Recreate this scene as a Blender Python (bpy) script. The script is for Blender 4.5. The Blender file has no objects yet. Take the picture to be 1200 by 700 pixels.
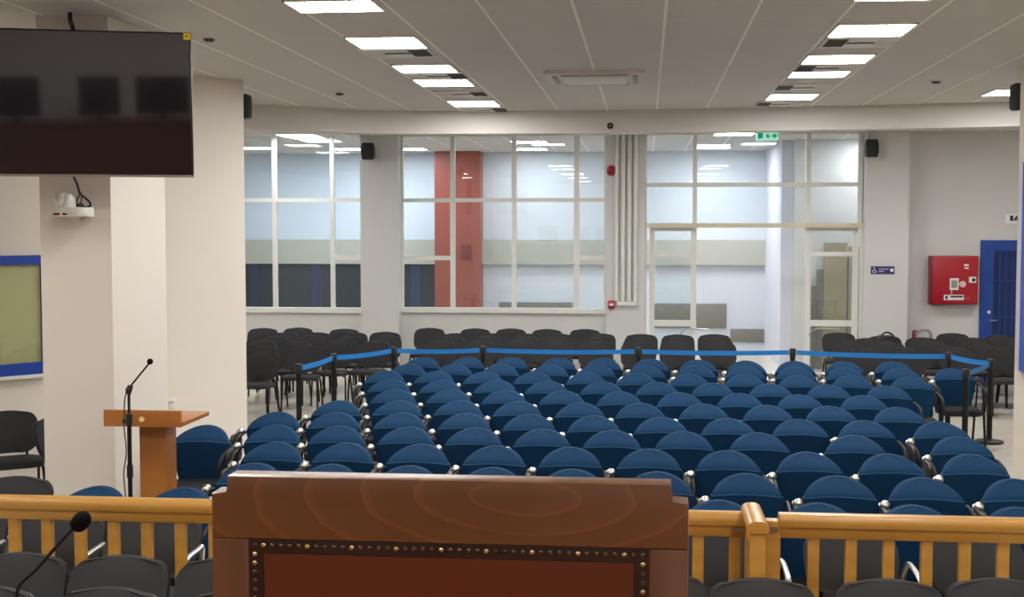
import bpy, bmesh, math, random
from mathutils import Vector, Matrix
random.seed(7)
S = bpy.context.scene
C = S.collection
PI = math.pi

# ------------------------------------------------------------------ camera
H = 2.45
F_PX = 1500.0
PITCH = math.atan(83 / F_PX)
YAW = math.atan(157 / F_PX * math.cos(PITCH))
R_ = Vector((math.cos(YAW), math.sin(YAW), 0))
F_ = Vector((-math.sin(YAW) * math.cos(PITCH), math.cos(YAW) * math.cos(PITCH), -math.sin(PITCH)))
U_ = R_.cross(F_)
CAM = Vector((0, 0, H))
cd = bpy.data.cameras.new('camera'); cam = bpy.data.objects.new('camera', cd); C.objects.link(cam)
cd.sensor_width = 36; cd.lens = F_PX / 1200 * 36; cd.clip_end = 200; cd.clip_start = .05
cam.location = CAM; cam.rotation_euler = (PI / 2 - PITCH, 0, YAW)
S.camera = cam

# survey helpers: where the sight line through a photo point meets a real plane
def ray(px, py): return F_ * F_PX + R_ * (px - 600) + U_ * (350 - py)
def PZ(px, py, z): d = ray(px, py); return CAM + d * ((z - H) / d.z)
def PY(px, py, Y): d = ray(px, py); return CAM + d * (Y / d.y)
def PD(px, py, dep): return CAM + ray(px, py) * (dep / F_PX)

# ------------------------------------------------------------------ materials
def srgb(r, g, b):
    def f(c):
        c /= 255
        return c / 12.92 if c <= .04045 else ((c + .055) / 1.055) ** 2.4
    return (f(r), f(g), f(b), 1)
MATS = {}
def mat(name, rgb, rough=.6, metal=0, noise=0, nscale=40, bump=0, spec=.5, coat=0, emit=0):
    m = bpy.data.materials.new(name); m.use_nodes = True
    nt = m.node_tree; b = nt.nodes['Principled BSDF']
    col = srgb(*rgb)
    b.inputs['Base Color'].default_value = col
    b.inputs['Roughness'].default_value = rough
    b.inputs['Metallic'].default_value = metal
    b.inputs['Specular IOR Level'].default_value = spec
    b.inputs['Coat Weight'].default_value = coat
    if emit:
        b.inputs['Emission Color'].default_value = col; b.inputs['Emission Strength'].default_value = emit
    if noise or bump:
        tc = nt.nodes.new('ShaderNodeTexCoord'); n = nt.nodes.new('ShaderNodeTexNoise')
        n.inputs['Scale'].default_value = nscale; n.inputs['Detail'].default_value = 4
        nt.links.new(tc.outputs['Object'], n.inputs['Vector'])
        if noise:
            r = nt.nodes.new('ShaderNodeMixRGB'); r.blend_type = 'MIX'
            r.inputs[1].default_value = tuple(c * (1 - noise) for c in col[:3]) + (1,)
            r.inputs[2].default_value = tuple(min(1, c * (1 + noise)) for c in col[:3]) + (1,)
            nt.links.new(n.outputs['Fac'], r.inputs[0]); nt.links.new(r.outputs[0], b.inputs['Base Color'])
        if bump:
            bp = nt.nodes.new('ShaderNodeBump'); bp.inputs['Strength'].default_value = bump; bp.inputs['Distance'].default_value = .005
            nt.links.new(n.outputs['Fac'], bp.inputs['Height']); nt.links.new(bp.outputs['Normal'], b.inputs['Normal'])
    MATS[name] = m
    return m

def wood(name, rgb_a, rgb_b, scale, stretch, rough=.35, distortion=4, rot=(0, 0, 0), coat=.3):
    m = bpy.data.materials.new(name); m.use_nodes = True
    nt = m.node_tree; b = nt.nodes['Principled BSDF']
    tc = nt.nodes.new('ShaderNodeTexCoord'); mp = nt.nodes.new('ShaderNodeMapping')
    mp.inputs['Scale'].default_value = stretch; mp.inputs['Rotation'].default_value = rot
    nt.links.new(tc.outputs['Object'], mp.inputs['Vector'])
    w = nt.nodes.new('ShaderNodeTexWave'); w.wave_type = 'BANDS'; w.bands_direction = 'Z'
    w.inputs['Scale'].default_value = scale; w.inputs['Distortion'].default_value = distortion
    w.inputs['Detail'].default_value = 3; w.inputs['Detail Scale'].default_value = .8
    n = nt.nodes.new('ShaderNodeTexNoise'); n.inputs['Scale'].default_value = 30; n.inputs['Detail'].default_value = 5
    nt.links.new(mp.outputs[0], w.inputs['Vector']); nt.links.new(mp.outputs[0], n.inputs['Vector'])
    mul = nt.nodes.new('ShaderNodeMath'); mul.operation = 'MULTIPLY_ADD'
    mul.inputs[1].default_value = .4
    nt.links.new(n.outputs['Fac'], mul.inputs[0])
    sc = nt.nodes.new('ShaderNodeMath'); sc.operation = 'MULTIPLY'; sc.inputs[1].default_value = .6
    nt.links.new(w.outputs['Fac'], sc.inputs[0]); nt.links.new(sc.outputs[0], mul.inputs[2])
    r = nt.nodes.new('ShaderNodeMixRGB'); r.inputs[1].default_value = srgb(*rgb_a); r.inputs[2].default_value = srgb(*rgb_b)
    nt.links.new(mul.outputs[0], r.inputs[0]); nt.links.new(r.outputs[0], b.inputs['Base Color'])
    b.inputs['Roughness'].default_value = rough; b.inputs['Coat Weight'].default_value = coat; b.inputs['Coat Roughness'].default_value = .25
    return m

M_wall = mat('wall_paint', (224, 217, 207), .75, noise=.02, nscale=3)
M_wall_cool = mat('far_wall_paint', (208, 208, 207), .75, noise=.02, nscale=3)
M_beam = mat('beam_paint', (212, 209, 205), .75, noise=.02, nscale=3)
M_alu = mat('white_aluminium', (226, 226, 222), .4)
M_track = mat('cream_track', (210, 205, 182), .4)
M_foyer_wall = mat('daylight_tinted_plaster', (206, 218, 232), .8, noise=.02, nscale=2)  # bluish daylight is mixed into this wall colour
M_foyer_wall2 = mat('pale_grey_plaster', (208, 214, 222), .8, noise=.02, nscale=2)
M_foyer_side = mat('lavender_plaster', (212, 214, 226), .8, noise=.02, nscale=2)
M_band = mat('beige_fascia', (176, 176, 166), .7, noise=.03, nscale=3)
M_dark_glass = mat('dark_window_glass', (52, 62, 70), .25)
M_curtain = mat('navy_strip', (44, 56, 84), .7)
M_redcol = mat('red_brown_paint', (142, 72, 62), .45, noise=.04, nscale=4)
M_redsign = mat('dark_red_board', (112, 48, 44), .5)
M_marble = mat('grey_marble', (126, 122, 114), .4, noise=.12, nscale=9)
M_tan = mat('tan_panel', (160, 150, 126), .5, noise=.08, nscale=5)
M_blue = mat('blue_fabric', (9, 53, 88), .85, noise=.10, nscale=90, bump=.08, spec=.25)
M_fold = mat('light_blue_fold', (38, 84, 122), .7, spec=.3)
M_shell = mat('brown_grey_shell', (40, 35, 34), .5)
M_black_fab = mat('black_fabric', (54, 54, 56), .9, noise=.12, nscale=120, bump=.08, spec=.2)
M_grey_fab = mat('charcoal_fabric', (58, 58, 59), .9, noise=.12, nscale=120, bump=.08, spec=.2)
M_black_metal = mat('black_metal', (20, 20, 22), .5, spec=.3)
M_black_plastic = mat('black_plastic', (30, 30, 33), .45)
M_tablet = mat('dark_laminate', (48, 44, 43), .5)
M_chrome = mat('chrome', (222, 220, 216), .3, metal=1)
M_steel = mat('brushed_steel', (170, 168, 164), .35, metal=1)
M_belt = mat('blue_webbing', (20, 122, 200), .6)
M_dark_seat = mat('seat_fabric_black', (30, 30, 34), .9, noise=.1, nscale=120)
M_rail = wood('ochre_varnished_wood', (174, 125, 48), (188, 140, 60), 3, (1, 1, 1), .4, 3)
M_throne = bpy.data.materials.new('walnut_veneer'); M_throne.use_nodes = True
_t = M_throne.node_tree; _b = _t.nodes['Principled BSDF']
_tc = _t.nodes.new('ShaderNodeTexCoord'); _mp = _t.nodes.new('ShaderNodeMapping'); _w = _t.nodes.new('ShaderNodeTexWave'); _ns = _t.nodes.new('ShaderNodeTexNoise'); _cr = _t.nodes.new('ShaderNodeValToRGB'); _mx = _t.nodes.new('ShaderNodeMixRGB')
_mp.inputs['Location'].default_value = (-.05, 0, -1.62); _mp.inputs['Scale'].default_value = (.42, .3, 1.25)
_t.links.new(_tc.outputs['Object'], _mp.inputs[0]); _t.links.new(_mp.outputs[0], _w.inputs['Vector'])
_w.wave_type = 'RINGS'; _w.rings_direction = 'Y'; _w.wave_profile = 'SAW'; _w.inputs['Scale'].default_value = 9; _w.inputs['Distortion'].default_value = 2.2; _w.inputs['Detail'].default_value = 2; _w.inputs['Detail Scale'].default_value = 1.2
_ns.inputs['Scale'].default_value = 5; _ns.inputs['Detail'].default_value = 4; _t.links.new(_tc.outputs['Object'], _ns.inputs['Vector'])
_cr.color_ramp.elements[0].color = srgb(114, 76, 47); _cr.color_ramp.elements[1].position = .97; _cr.color_ramp.elements[1].color = srgb(134, 88, 56)
_e2 = _cr.color_ramp.elements.new(.8); _e2.color = srgb(117, 79, 50)
_mx.blend_type = 'MULTIPLY'; _mx.inputs[0].default_value = .35
_t.links.new(_w.outputs['Fac'], _cr.inputs[0]); _t.links.new(_cr.outputs[0], _mx.inputs[1]); _t.links.new(_ns.outputs['Fac'], _mx.inputs[2]); _t.links.new(_mx.outputs[0], _b.inputs['Base Color'])
_b.inputs['Roughness'].default_value = .34; _b.inputs['Coat Weight'].default_value = .25; _b.inputs['Coat Roughness'].default_value = .3
M_throne_stile = wood('walnut_stile', (94, 58, 32), (114, 74, 44), 4, (1, 1, .3), .32, 3, (0, PI / 2, 0))
M_leather = mat('brown_leather', (96, 45, 22), .6, spec=.2, noise=.10, nscale=14, bump=.06)
M_stud = mat('antique_brass', (104, 92, 80), .35, metal=1)
M_stud_bright = mat('polished_brass', (222, 206, 164), .22, metal=1)
M_studtrim = mat('dark_leather_trim', (42, 22, 14), .5)
M_lectern = wood('cherry_laminate', (160, 98, 38), (178, 114, 50), 3, (1, 1, .25), .4, 2)
M_white_plastic = mat('white_plastic', (222, 220, 214), .4)
M_grey_plastic = mat('grey_plastic', (150, 148, 144), .5)
M_darkgrille = mat('dark_grille', (70, 66, 62), .6)
M_red = mat('red_paint', (166, 22, 40), .35)
M_dark_red = mat('dark_red_paint', (132, 14, 26), .4)
M_door_blue = mat('blue_paint', (22, 66, 150), .4)
M_door_dark = mat('deep_blue_panel', (16, 40, 96), .3)
M_frame_blue = mat('window_blue', (24, 66, 160), .4)
M_blind = mat('yellow_blind', (206, 196, 140), .8, noise=.05, nscale=4)
M_sign_navy = mat('navy_sign', (42, 44, 104), .5)
M_sign_white = mat('sign_white', (232, 232, 236), .5)
M_sign_black = mat('sign_black', (28, 30, 30), .5)
M_green = mat('sign_green', (16, 168, 128), .4, emit=.35)
M_green_light = mat('sign_pale_green', (170, 244, 222), .4, emit=.5)
M_yellow = mat('sticker_yellow', (236, 214, 10), .5)
M_screen = mat('tv_glass', (30, 27, 33), .05, spec=1.0, coat=.5)
M_tvbezel = mat('tv_bezel', (22, 22, 25), .35)
M_foam = mat('mic_foam', (20, 17, 20), .95, bump=.5, nscale=200, spec=.1)
M_cable = mat('cable_rubber', (36, 30, 32), .5)
M_redcable = mat('cable_red', (120, 40, 46), .5)
M_amber = mat('amber_lamp', (255, 150, 60), .4, emit=1)
M_knobcream = mat('cream_knob', (232, 206, 150), .4)
M_diff = bpy.data.materials.new('led_diffuser'); M_diff.use_nodes = True
_n = M_diff.node_tree; _n.nodes.clear(); _o = _n.nodes.new('ShaderNodeOutputMaterial'); _e = _n.nodes.new('ShaderNodeEmission')
_e.inputs[0].default_value = (1, .975, .935, 1); _e.inputs[1].default_value = 44.0
_n.links.new(_e.outputs[0], _o.inputs[0])
M_diff_cool = bpy.data.materials.new('led_diffuser_cool'); M_diff_cool.use_nodes = True
_n = M_diff_cool.node_tree; _n.nodes.clear(); _o = _n.nodes.new('ShaderNodeOutputMaterial'); _e = _n.nodes.new('ShaderNodeEmission')
_e.inputs[0].default_value = (.94, .975, 1, 1); _e.inputs[1].default_value = 36.0
_n.links.new(_e.outputs[0], _o.inputs[0])

def glass_mat(name, tint=(1, 1, 1), refl=.6):
    m = bpy.data.materials.new(name); m.use_nodes = True
    nt = m.node_tree; nt.nodes.clear()
    o = nt.nodes.new('ShaderNodeOutputMaterial'); t = nt.nodes.new('ShaderNodeBsdfTransparent'); g = nt.nodes.new('ShaderNodeBsdfGlossy')
    t.inputs[0].default_value = tint + (1,); g.inputs['Roughness'].default_value = .01
    lw = nt.nodes.new('ShaderNodeLayerWeight'); lw.inputs[0].default_value = .5
    pw_ = nt.nodes.new('ShaderNodeMath'); pw_.operation = 'POWER'; pw_.inputs[1].default_value = 5
    nt.links.new(lw.outputs['Facing'], pw_.inputs[0])
    mu = nt.nodes.new('ShaderNodeMath'); mu.operation = 'MULTIPLY_ADD'; mu.inputs[1].default_value = .9; mu.inputs[2].default_value = .05 * refl
    nt.links.new(pw_.outputs[0], mu.inputs[0])
    mx = nt.nodes.new('ShaderNodeMixShader'); nt.links.new(mu.outputs[0], mx.inputs[0])
    nt.links.new(t.outputs[0], mx.inputs[1]); nt.links.new(g.outputs[0], mx.inputs[2]); nt.links.new(mx.outputs[0], o.inputs[0])
    return m
M_glass = glass_mat('clear_glass', (.93, .96, .97), .8)

ZC = H + 1.52     # ceiling height
GRID = .634
def ceiling_mat():
    m = bpy.data.materials.new('metal_ceiling_tiles'); m.use_nodes = True
    nt = m.node_tree; b = nt.nodes['Principled BSDF']
    ge = nt.nodes.new('ShaderNodeNewGeometry'); sp = nt.nodes.new('ShaderNodeSeparateXYZ')
    nt.links.new(ge.outputs['Position'], sp.inputs[0])
    def line(axis, off, period, half):
        a = nt.nodes.new('ShaderNodeMath'); a.operation = 'SUBTRACT'; a.inputs[1].default_value = off - period * 200.5
        nt.links.new(sp.outputs[axis], a.inputs[0])
        mo = nt.nodes.new('ShaderNodeMath'); mo.operation = 'MODULO'; mo.inputs[1].default_value = period
        nt.links.new(a.outputs[0], mo.inputs[0])
        s = nt.nodes.new('ShaderNodeMath'); s.operation = 'SUBTRACT'; s.inputs[1].default_value = period / 2
        nt.links.new(mo.outputs[0], s.inputs[0])
        ab = nt.nodes.new('ShaderNodeMath'); ab.operation = 'ABSOLUTE'; nt.links.new(s.outputs[0], ab.inputs[0])
        lt = nt.nodes.new('ShaderNodeMath'); lt.operation = 'LESS_THAN'; lt.inputs[1].default_value = half
        nt.links.new(ab.outputs[0], lt.inputs[0]); return lt
    lx = line(0, .129, GRID, .011); ly = line(1, 9.55, GRID, .008)
    no = nt.nodes.new('ShaderNodeTexNoise'); no.inputs['Scale'].default_value = 1.2
    nt.links.new(ge.outputs['Position'], no.inputs['Vector'])
    base = nt.nodes.new('ShaderNodeMixRGB'); base.inputs[1].default_value = srgb(200, 196, 192); base.inputs[2].default_value = srgb(207, 203, 200)
    nt.links.new(no.outputs['Fac'], base.inputs[0])
    m1 = nt.nodes.new('ShaderNodeMixRGB'); m1.inputs[2].default_value = srgb(226, 221, 215)
    f1 = nt.nodes.new('ShaderNodeMath'); f1.operation = 'MULTIPLY'; f1.inputs[1].default_value = .55
    nt.links.new(ly.outputs[0], f1.inputs[0]); nt.links.new(f1.outputs[0], m1.inputs[0]); nt.links.new(base.outputs[0], m1.inputs[1])
    m2 = nt.nodes.new('ShaderNodeMixRGB'); m2.inputs[2].default_value = srgb(250, 248, 244)
    nt.links.new(lx.outputs[0], m2.inputs[0]); nt.links.new(m1.outputs[0], m2.inputs[1])
    nt.links.new(m2.outputs[0], b.inputs['Base Color']); b.inputs['Roughness'].default_value = .6
    return m
M_ceil = ceiling_mat()

def floor_mat():
    m = bpy.data.materials.new('pale_floor_tiles'); m.use_nodes = True
    nt = m.node_tree; b = nt.nodes['Principled BSDF']
    tc = nt.nodes.new('ShaderNodeTexCoord'); br = nt.nodes.new('ShaderNodeTexBrick')
    br.offset = 0; br.inputs['Scale'].default_value = 1; br.inputs['Brick Width'].default_value = .6; br.inputs['Row Height'].default_value = .6
    br.inputs['Mortar Size'].default_value = .003
    br.inputs['Color1'].default_value = srgb(206, 200, 188); br.inputs['Color2'].default_value = srgb(212, 206, 194); br.inputs['Mortar'].default_value = srgb(170, 164, 154)
    nt.links.new(tc.outputs['Object'], br.inputs['Vector']); nt.links.new(br.outputs['Color'], b.inputs['Base Color'])
    b.inputs['Roughness'].default_value = .2
    return m
M_floor = floor_mat()

# ------------------------------------------------------------------ mesh helpers
def box(bm, x0, x1, y0, y1, z0, z1, bev=0):
    if x0 > x1: x0, x1 = x1, x0
    if y0 > y1: y0, y1 = y1, y0
    if z0 > z1: z0, z1 = z1, z0
    r = bmesh.ops.create_cube(bm, size=1)
    for v in r['verts']:
        v.co = Vector((x0 + (v.co.x + .5) * (x1 - x0), y0 + (v.co.y + .5) * (y1 - y0), z0 + (v.co.z + .5) * (z1 - z0)))
    if bev:
        es = list({e for v in r['verts'] for e in v.link_edges})
        bmesh.ops.bevel(bm, geom=es, offset=bev, segments=2, affect='EDGES', profile=.5)

def tube(bm, pts, rad, n=8, flat=1.0):
    pts = [Vector(p) for p in pts]
    rads = rad if isinstance(rad, (list, tuple)) else [rad] * len(pts)
    rings = []; up = None
    for i, p in enumerate(pts):
        if i == 0: t = pts[1] - p
        elif i == len(pts) - 1: t = p - pts[i - 1]
        else: t = (pts[i + 1] - p).normalized() + (p - pts[i - 1]).normalized()
        t.normalize()
        if up is None:
            up = Vector((0, 0, 1)) if abs(t.z) < .9 else Vector((1, 0, 0))
        a = t.cross(up).normalized(); b = a.cross(t).normalized(); up = b
        rings.append([bm.verts.new(p + (a * math.cos(k * 2 * PI / n) * flat + b * math.sin(k * 2 * PI / n)) * rads[i]) for k in range(n)])
    for i in range(len(rings) - 1):
        for k in range(n):
            bm.faces.new((rings[i][k], rings[i][(k + 1) % n], rings[i + 1][(k + 1) % n], rings[i + 1][k]))
    bm.faces.new(rings[0]); bm.faces.new(rings[-1][::-1])

def curve(pts, n=6):
    """Catmull-Rom through points"""
    P = [Vector(p) for p in pts]; P = [P[0] * 2 - P[1]] + P + [P[-1] * 2 - P[-2]]
    out = []
    for i in range(1, len(P) - 2):
        for k in range(n):
            t = k / n
            out.append(.5 * ((2 * P[i]) + (P[i + 1] - P[i - 1]) * t + (2 * P[i - 1] - 5 * P[i] + 4 * P[i + 1] - P[i + 2]) * t * t + (3 * P[i] - P[i - 1] - 3 * P[i + 1] + P[i + 2]) * t ** 3))
    out.append(P[-2]); return out

def lathe(bm, prof, n=24, center=(0, 0, 0), axis='Z'):
    c = Vector(center); rings = []
    for r, h in prof:
        ring = []
        for k in range(n):
            a = 2 * PI * k / n
            if axis == 'Z': v = Vector((r * math.cos(a), r * math.sin(a), h))
            elif axis == 'Y': v = Vector((r * math.cos(a), h, r * math.sin(a)))
            else: v = Vector((h, r * math.cos(a), r * math.sin(a)))
            ring.append(bm.verts.new(c + v))
        rings.append(ring)
    for i in range(len(rings) - 1):
        for k in range(n):
            bm.faces.new((rings[i][k], rings[i][(k + 1) % n], rings[i + 1][(k + 1) % n], rings[i + 1][k]))
    bm.faces.new(rings[0]); bm.faces.new(rings[-1][::-1])

def ball(bm, c, r, sx=1, sy=1, sz=1, n=12):
    q = bmesh.ops.create_uvsphere(bm, u_segments=n, v_segments=max(6, n // 2 + 2), radius=r)
    for v in q['verts']: v.co = Vector((v.co.x * sx + c[0], v.co.y * sy + c[1], v.co.z * sz + c[2]))

def prism(bm, pts, d0, d1, axis='Y', bev=0):
    """extrude a 2-D outline: axis Y -> points are (x,z); axis Z -> (x,y); axis X -> (y,z)"""
    def mk(p, d):
        return Vector((p[0], d, p[1])) if axis == 'Y' else (Vector((p[0], p[1], d)) if axis == 'Z' else Vector((d, p[0], p[1])))
    a = [bm.verts.new(mk(p, d0)) for p in pts]; b = [bm.verts.new(mk(p, d1)) for p in pts]
    n = len(pts); fs = [bm.faces.new(a), bm.faces.new(b[::-1])]
    for i in range(n): bm.faces.new((a[i], b[i], b[(i + 1) % n], a[(i + 1) % n]))
    if bev:
        es = list({e for f in fs for e in f.edges})
        bmesh.ops.bevel(bm, geom=es, offset=bev, segments=2, affect='EDGES', profile=.5)

def rrect(w, h, r, n=6, cx=0, cy=0):
    pts = []
    for qx, qy, a0 in ((1, 1, 0), (-1, 1, PI / 2), (-1, -1, PI), (1, -1, 3 * PI / 2)):
        for k in range(n + 1):
            a = a0 + k * PI / 2 / n
            pts.append((cx + qx * (w / 2 - r) + r * math.cos(a), cy + qy * (h / 2 - r) + r * math.sin(a)))
    return pts

def pad(bm, zs, half, front, thick, nu=14):
    """upholstered pad: half(z) half width, front(u,z) -> (y, dz) of the front face, closed behind"""
    fr, bk = [], []
    for z in zs:
        w = half(z); ra, rb = [], []
        for i in range(nu + 1):
            u = -1 + 2 * i / nu
            y, dz = front(u, z)
            ra.append(bm.verts.new((u * w, y, z + dz)))
            rb.append(bm.verts.new((u * w * .98, y + thick * (1 - .0 * u * u), z + dz)))
        fr.append(ra); bk.append(rb)
    m = len(zs)
    for j in range(m - 1):
        for i in range(nu):
            bm.faces.new((fr[j][i], fr[j][i + 1], fr[j + 1][i + 1], fr[j + 1][i]))
            bm.faces.new((bk[j][i + 1], bk[j][i], bk[j + 1][i], bk[j + 1][i + 1]))
        bm.faces.new((fr[j][0], fr[j + 1][0], bk[j + 1][0], bk[j][0]))
        bm.faces.new((fr[j + 1][nu], fr[j][nu], bk[j][nu], bk[j + 1][nu]))
    for i in range(nu):
        bm.faces.new((fr[0][i + 1], fr[0][i], bk[0][i], bk[0][i + 1]))
        bm.faces.new((fr[-1][i], fr[-1][i + 1], bk[-1][i + 1], bk[-1][i]))

def obj(name, bm, m, parent=None, smooth=True, angle=40, loc=None):
    me = bpy.data.meshes.new(name)
    bmesh.ops.recalc_face_normals(bm, faces=bm.faces[:])
    if smooth:
        lim = math.radians(angle)
        for f in bm.faces: f.smooth = True
        for e in bm.edges:
            e.smooth = not (len(e.link_faces) == 2 and e.calc_face_angle(0) > lim)
    bm.to_mesh(me); bm.free()
    me.materials.append(m)
    o = bpy.data.objects.new(name, me); C.objects.link(o)
    if parent is not None: o.parent = parent
    if loc is not None: o.location = loc
    return o
def NB(): return bmesh.new()
def boxo(name, dims, m, parent=None, bev=0, loc=None):
    b = NB(); box(b, *dims, bev=bev); return obj(name, b, m, parent, loc=loc)
def tubeo(name, pts, r, m, parent=None, n=8, flat=1.0):
    b = NB(); tube(b, pts, r, n, flat); return obj(name, b, m, parent)
def tag(o, label, cat, group=None):
    o['label'] = label; o['category'] = cat
    if group: o['group'] = group
    return o
def thing(name, label, cat, loc=(0, 0, 0), rotz=0, group=None):
    o = bpy.data.objects.new(name, None); C.objects.link(o); o.empty_display_size = .2
    o.location = loc; o.rotation_euler = (0, 0, rotz)
    return tag(o, label, cat, group)
def struct(o):
    o['kind'] = 'structure'; return o
def dup(root, loc, rotz, label):
    r = root.copy(); C.objects.link(r); r.location = loc; r.rotation_euler = (0, 0, rotz); r['label'] = label
    for ch in root.children:
        c = ch.copy(); C.objects.link(c); c.parent = r
        for g in ch.children:
            d = g.copy(); C.objects.link(d); d.parent = c
    return r
ORD = ['first', 'second', 'third', 'fourth', 'fifth', 'sixth', 'seventh', 'eighth', 'ninth', 'tenth', 'eleventh', 'twelfth']

# ------------------------------------------------------------------ room shell
YG = 20.9          # glass partition plane
YR = 25.8          # foyer rear wall
XL, XR, YB = -10.0, 8.0, -3.0
struct(boxo('floor', (XL, XR, YB, YR + .3, -.1, 0), M_floor))
struct(boxo('ceiling', (XL, XR, YB, YR + .3, ZC, ZC + .1), M_ceil))
struct(boxo('wall_back', (XL, XR, YB - .2, YB, 0, ZC), M_wall))
struct(boxo('wall_right', (XR, XR + .2, YB, YR + .3, 0, ZC), M_wall))
struct(boxo('wall_left', (XL - .2, XL, YB, YR + .3, 0, ZC), M_wall))
# oblique wall on the left
A0 = PZ(0, 65.5, ZC); B0 = PZ(285, 94, ZC)
dirw = (B0 - A0); dirw.z = 0; dirw.normalize()
nrm = Vector((dirw.y, -dirw.x, 0))           # towards the hall
A1 = A0 - dirw * 4.2
bm = NB()
back_end = B0 - nrm * .25 - dirw * .25
prism(bm, [(A1.x, A1.y), (B0.x, B0.y), (back_end.x, back_end.y), (A1.x - nrm.x * .25, A1.y - nrm.y * .25)], 0, ZC, 'Z')
struct(obj('wall_oblique', bm, M_wall, smooth=False))
# right pillar wall close to the frame edge
pr = PZ(1196.5, 77, ZC)
bm = NB(); prism(bm, [(pr.x, pr.y), (XR, pr.y - .25), (XR, pr.y), (pr.x + .08, pr.y + .25)], 0, ZC, 'Z')
struct(obj('wall_right_return', bm, M_wall, smooth=False))
# left free-standing pillar
c0 = PZ(42, 18, ZC); c1 = PZ(126, 18, ZC); c2 = PZ(172, 34.5, ZC)
dep = .62
bm = NB(); prism(bm, [(c0.x, c0.y), (c1.x, c1.y), (c2.x, c1.y + .98), (c0.x, c1.y + .98)], 0, ZC, 'Z')
struct(obj('pillar', bm, M_wall, smooth=False))
# bulkhead beam, bowed in plan
ZB = H + 1.224
bpts = [PZ(-200, 108, ZC), PZ(285, 122, ZC), PZ(440, 129.5, ZC), PZ(600, 129.8, ZC), PZ(757, 128.5, ZC), PZ(1050, 122.5, ZC), PZ(1200, 118.7, ZC), PZ(1420, 112, ZC)]
bpc = curve(bpts, 6)
bm = NB()
prism(bm, [(p.x, p.y) for p in bpc] + [(p.x, p.y + .32) for p in reversed(bpc)], ZB, ZC, 'Z')
struct(obj('trim_1', bm, M_beam, angle=25))
# partition: solid parts -------------------------------------------------
def gx(px, y=YG): return PY(px, 300, y).x
def gz(py, px=650, y=YG): return PY(px, py, y).z
SILL = gz(365.5)
struct(boxo('wall_far_left', (XL, gx(270), YG, YG + .15, 0, ZC), M_wall_cool))
struct(boxo('wall_under_left_window', (gx(270), gx(427), YG, YG + .15, 0, SILL), M_wall_cool))
struct(boxo('pillar', (gx(426), gx(470), YG - .22, YG + .2, 0, ZC), M_wall_cool))
struct(boxo('wall_under_centre_window', (gx(470), gx(711), YG, YG + .15, 0, SILL), M_wall_cool))
struct(boxo('pillar', (gx(710.5), gx(755.5), YG - .1, YG + .15, 0, ZC), M_wall_cool))
struct(boxo('pillar', (gx(1010.5), gx(1060), YG - .30, YG + .15, 0, ZC), M_wall_cool))
struct(boxo('wall_far_right', (gx(1058), XR, YG + .1, YG + .3, 0, ZC), M_wall_cool))
YW = YG + .1
# foyer ------------------------------------------------------------------
def fx(px): return PY(px, 250, YR).x
def fz(py): return PY(650, py, YR).z
struct(boxo('wall_foyer_left', (XL, fx(566), YR, YR + .2, 0, ZC), M_foyer_wall))
struct(boxo('wall_foyer_centre', (fx(566), XR, YR, YR + .2, 0, ZC), M_foyer_wall2))
sx = fx(897)
struct(boxo('wall_foyer_side', (sx, sx + .2, YG + 1.9, YR, 0, ZC), M_foyer_side))
bm = NB(); box(bm, XL, fx(514), YR - .12, YR, fz(310), fz(281)); box(bm, fx(562), sx, YR - .12, YR, fz(310), fz(281))
struct(obj('trim_2', bm, M_band))
w = struct(boxo('window_4', (XL, fx(513), YR - .05, YR - .005, 1.71 - 1.62, fz(310)), M_dark_glass))
for a, b in ((294, 303), (365, 376), (482, 493)):
    boxo('curtain', (fx(a), fx(b), YR - .075, YR - .045, .1, fz(311)), M_curtain, w)
struct(boxo('pillar', (fx(514), fx(566), YR - .5, YR, 0, ZC), M_redcol))
n = tag(boxo('notice_board', (fx(545) - .02, fx(557) - .02, YR - .54, YR - .5, fz(302), fz(287)), M_redsign), 'small dark red board on the red-brown foyer pillar', 'notice board')
def slab(x0, x1, y0, y1, lab):
    tag(boxo('marble_slab', (fx(x0), fx(x1), YR - .035, YR - .001, fz(y1), fz(y0)), M_marble, bev=.004), lab, 'wall slab', 'grey marble slabs on the foyer wall')
slab(585, 671, 354.5, 399, 'grey marble slab low on the foyer wall, behind the centre window')
slab(765, 852.5, 355, 383.5, 'upper grey marble slab on the foyer wall, seen through the open doorway')
slab(857, 899, 383.8, 399, 'lower right grey marble slab on the foyer wall beside the doorway')
# tan stepped cladding on the foyer side wall seen through the right door leaf
def sy_(px): # y on the side plane
    d = ray(px, 330); return CAM.y + d.y * ((sx - CAM.x) / d.x)
YP = YG + 1.66
def px_(px): return PY(px, 330, YP).x
def pz_(py): return PY(975, py, YP).z
tag(boxo('tan_panel', (px_(965), px_(992), YP - .03, YP, 0, pz_(284.5)), M_tan), 'tall tan panel standing in the foyer behind the right glass leaf', 'panel')
tag(boxo('tan_panel', (px_(994), px_(1006), YP - .03, YP, 0, pz_(289)), M_tan), 'narrow tan panel at the right edge of the right glass leaf', 'panel')
tag(boxo('grey_panel', (px_(957), px_(964.6), YP - .03, YP, 0, pz_(316)), M_marble), 'grey stepped panel beside the tall tan panel in the foyer', 'panel')
tag(boxo('grey_panel', (px_(951), px_(956.6), YP - .03, YP, 0, pz_(335)), M_marble), 'lowest grey stepped panel at the left of the right glass leaf', 'panel')
# foyer low partition so the right leaf sees a wall
struct(boxo('wall_foyer_right', (sx + .2, XR, YG + 1.7, YG + 1.9, 0, ZC), M_wall_cool))

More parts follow.
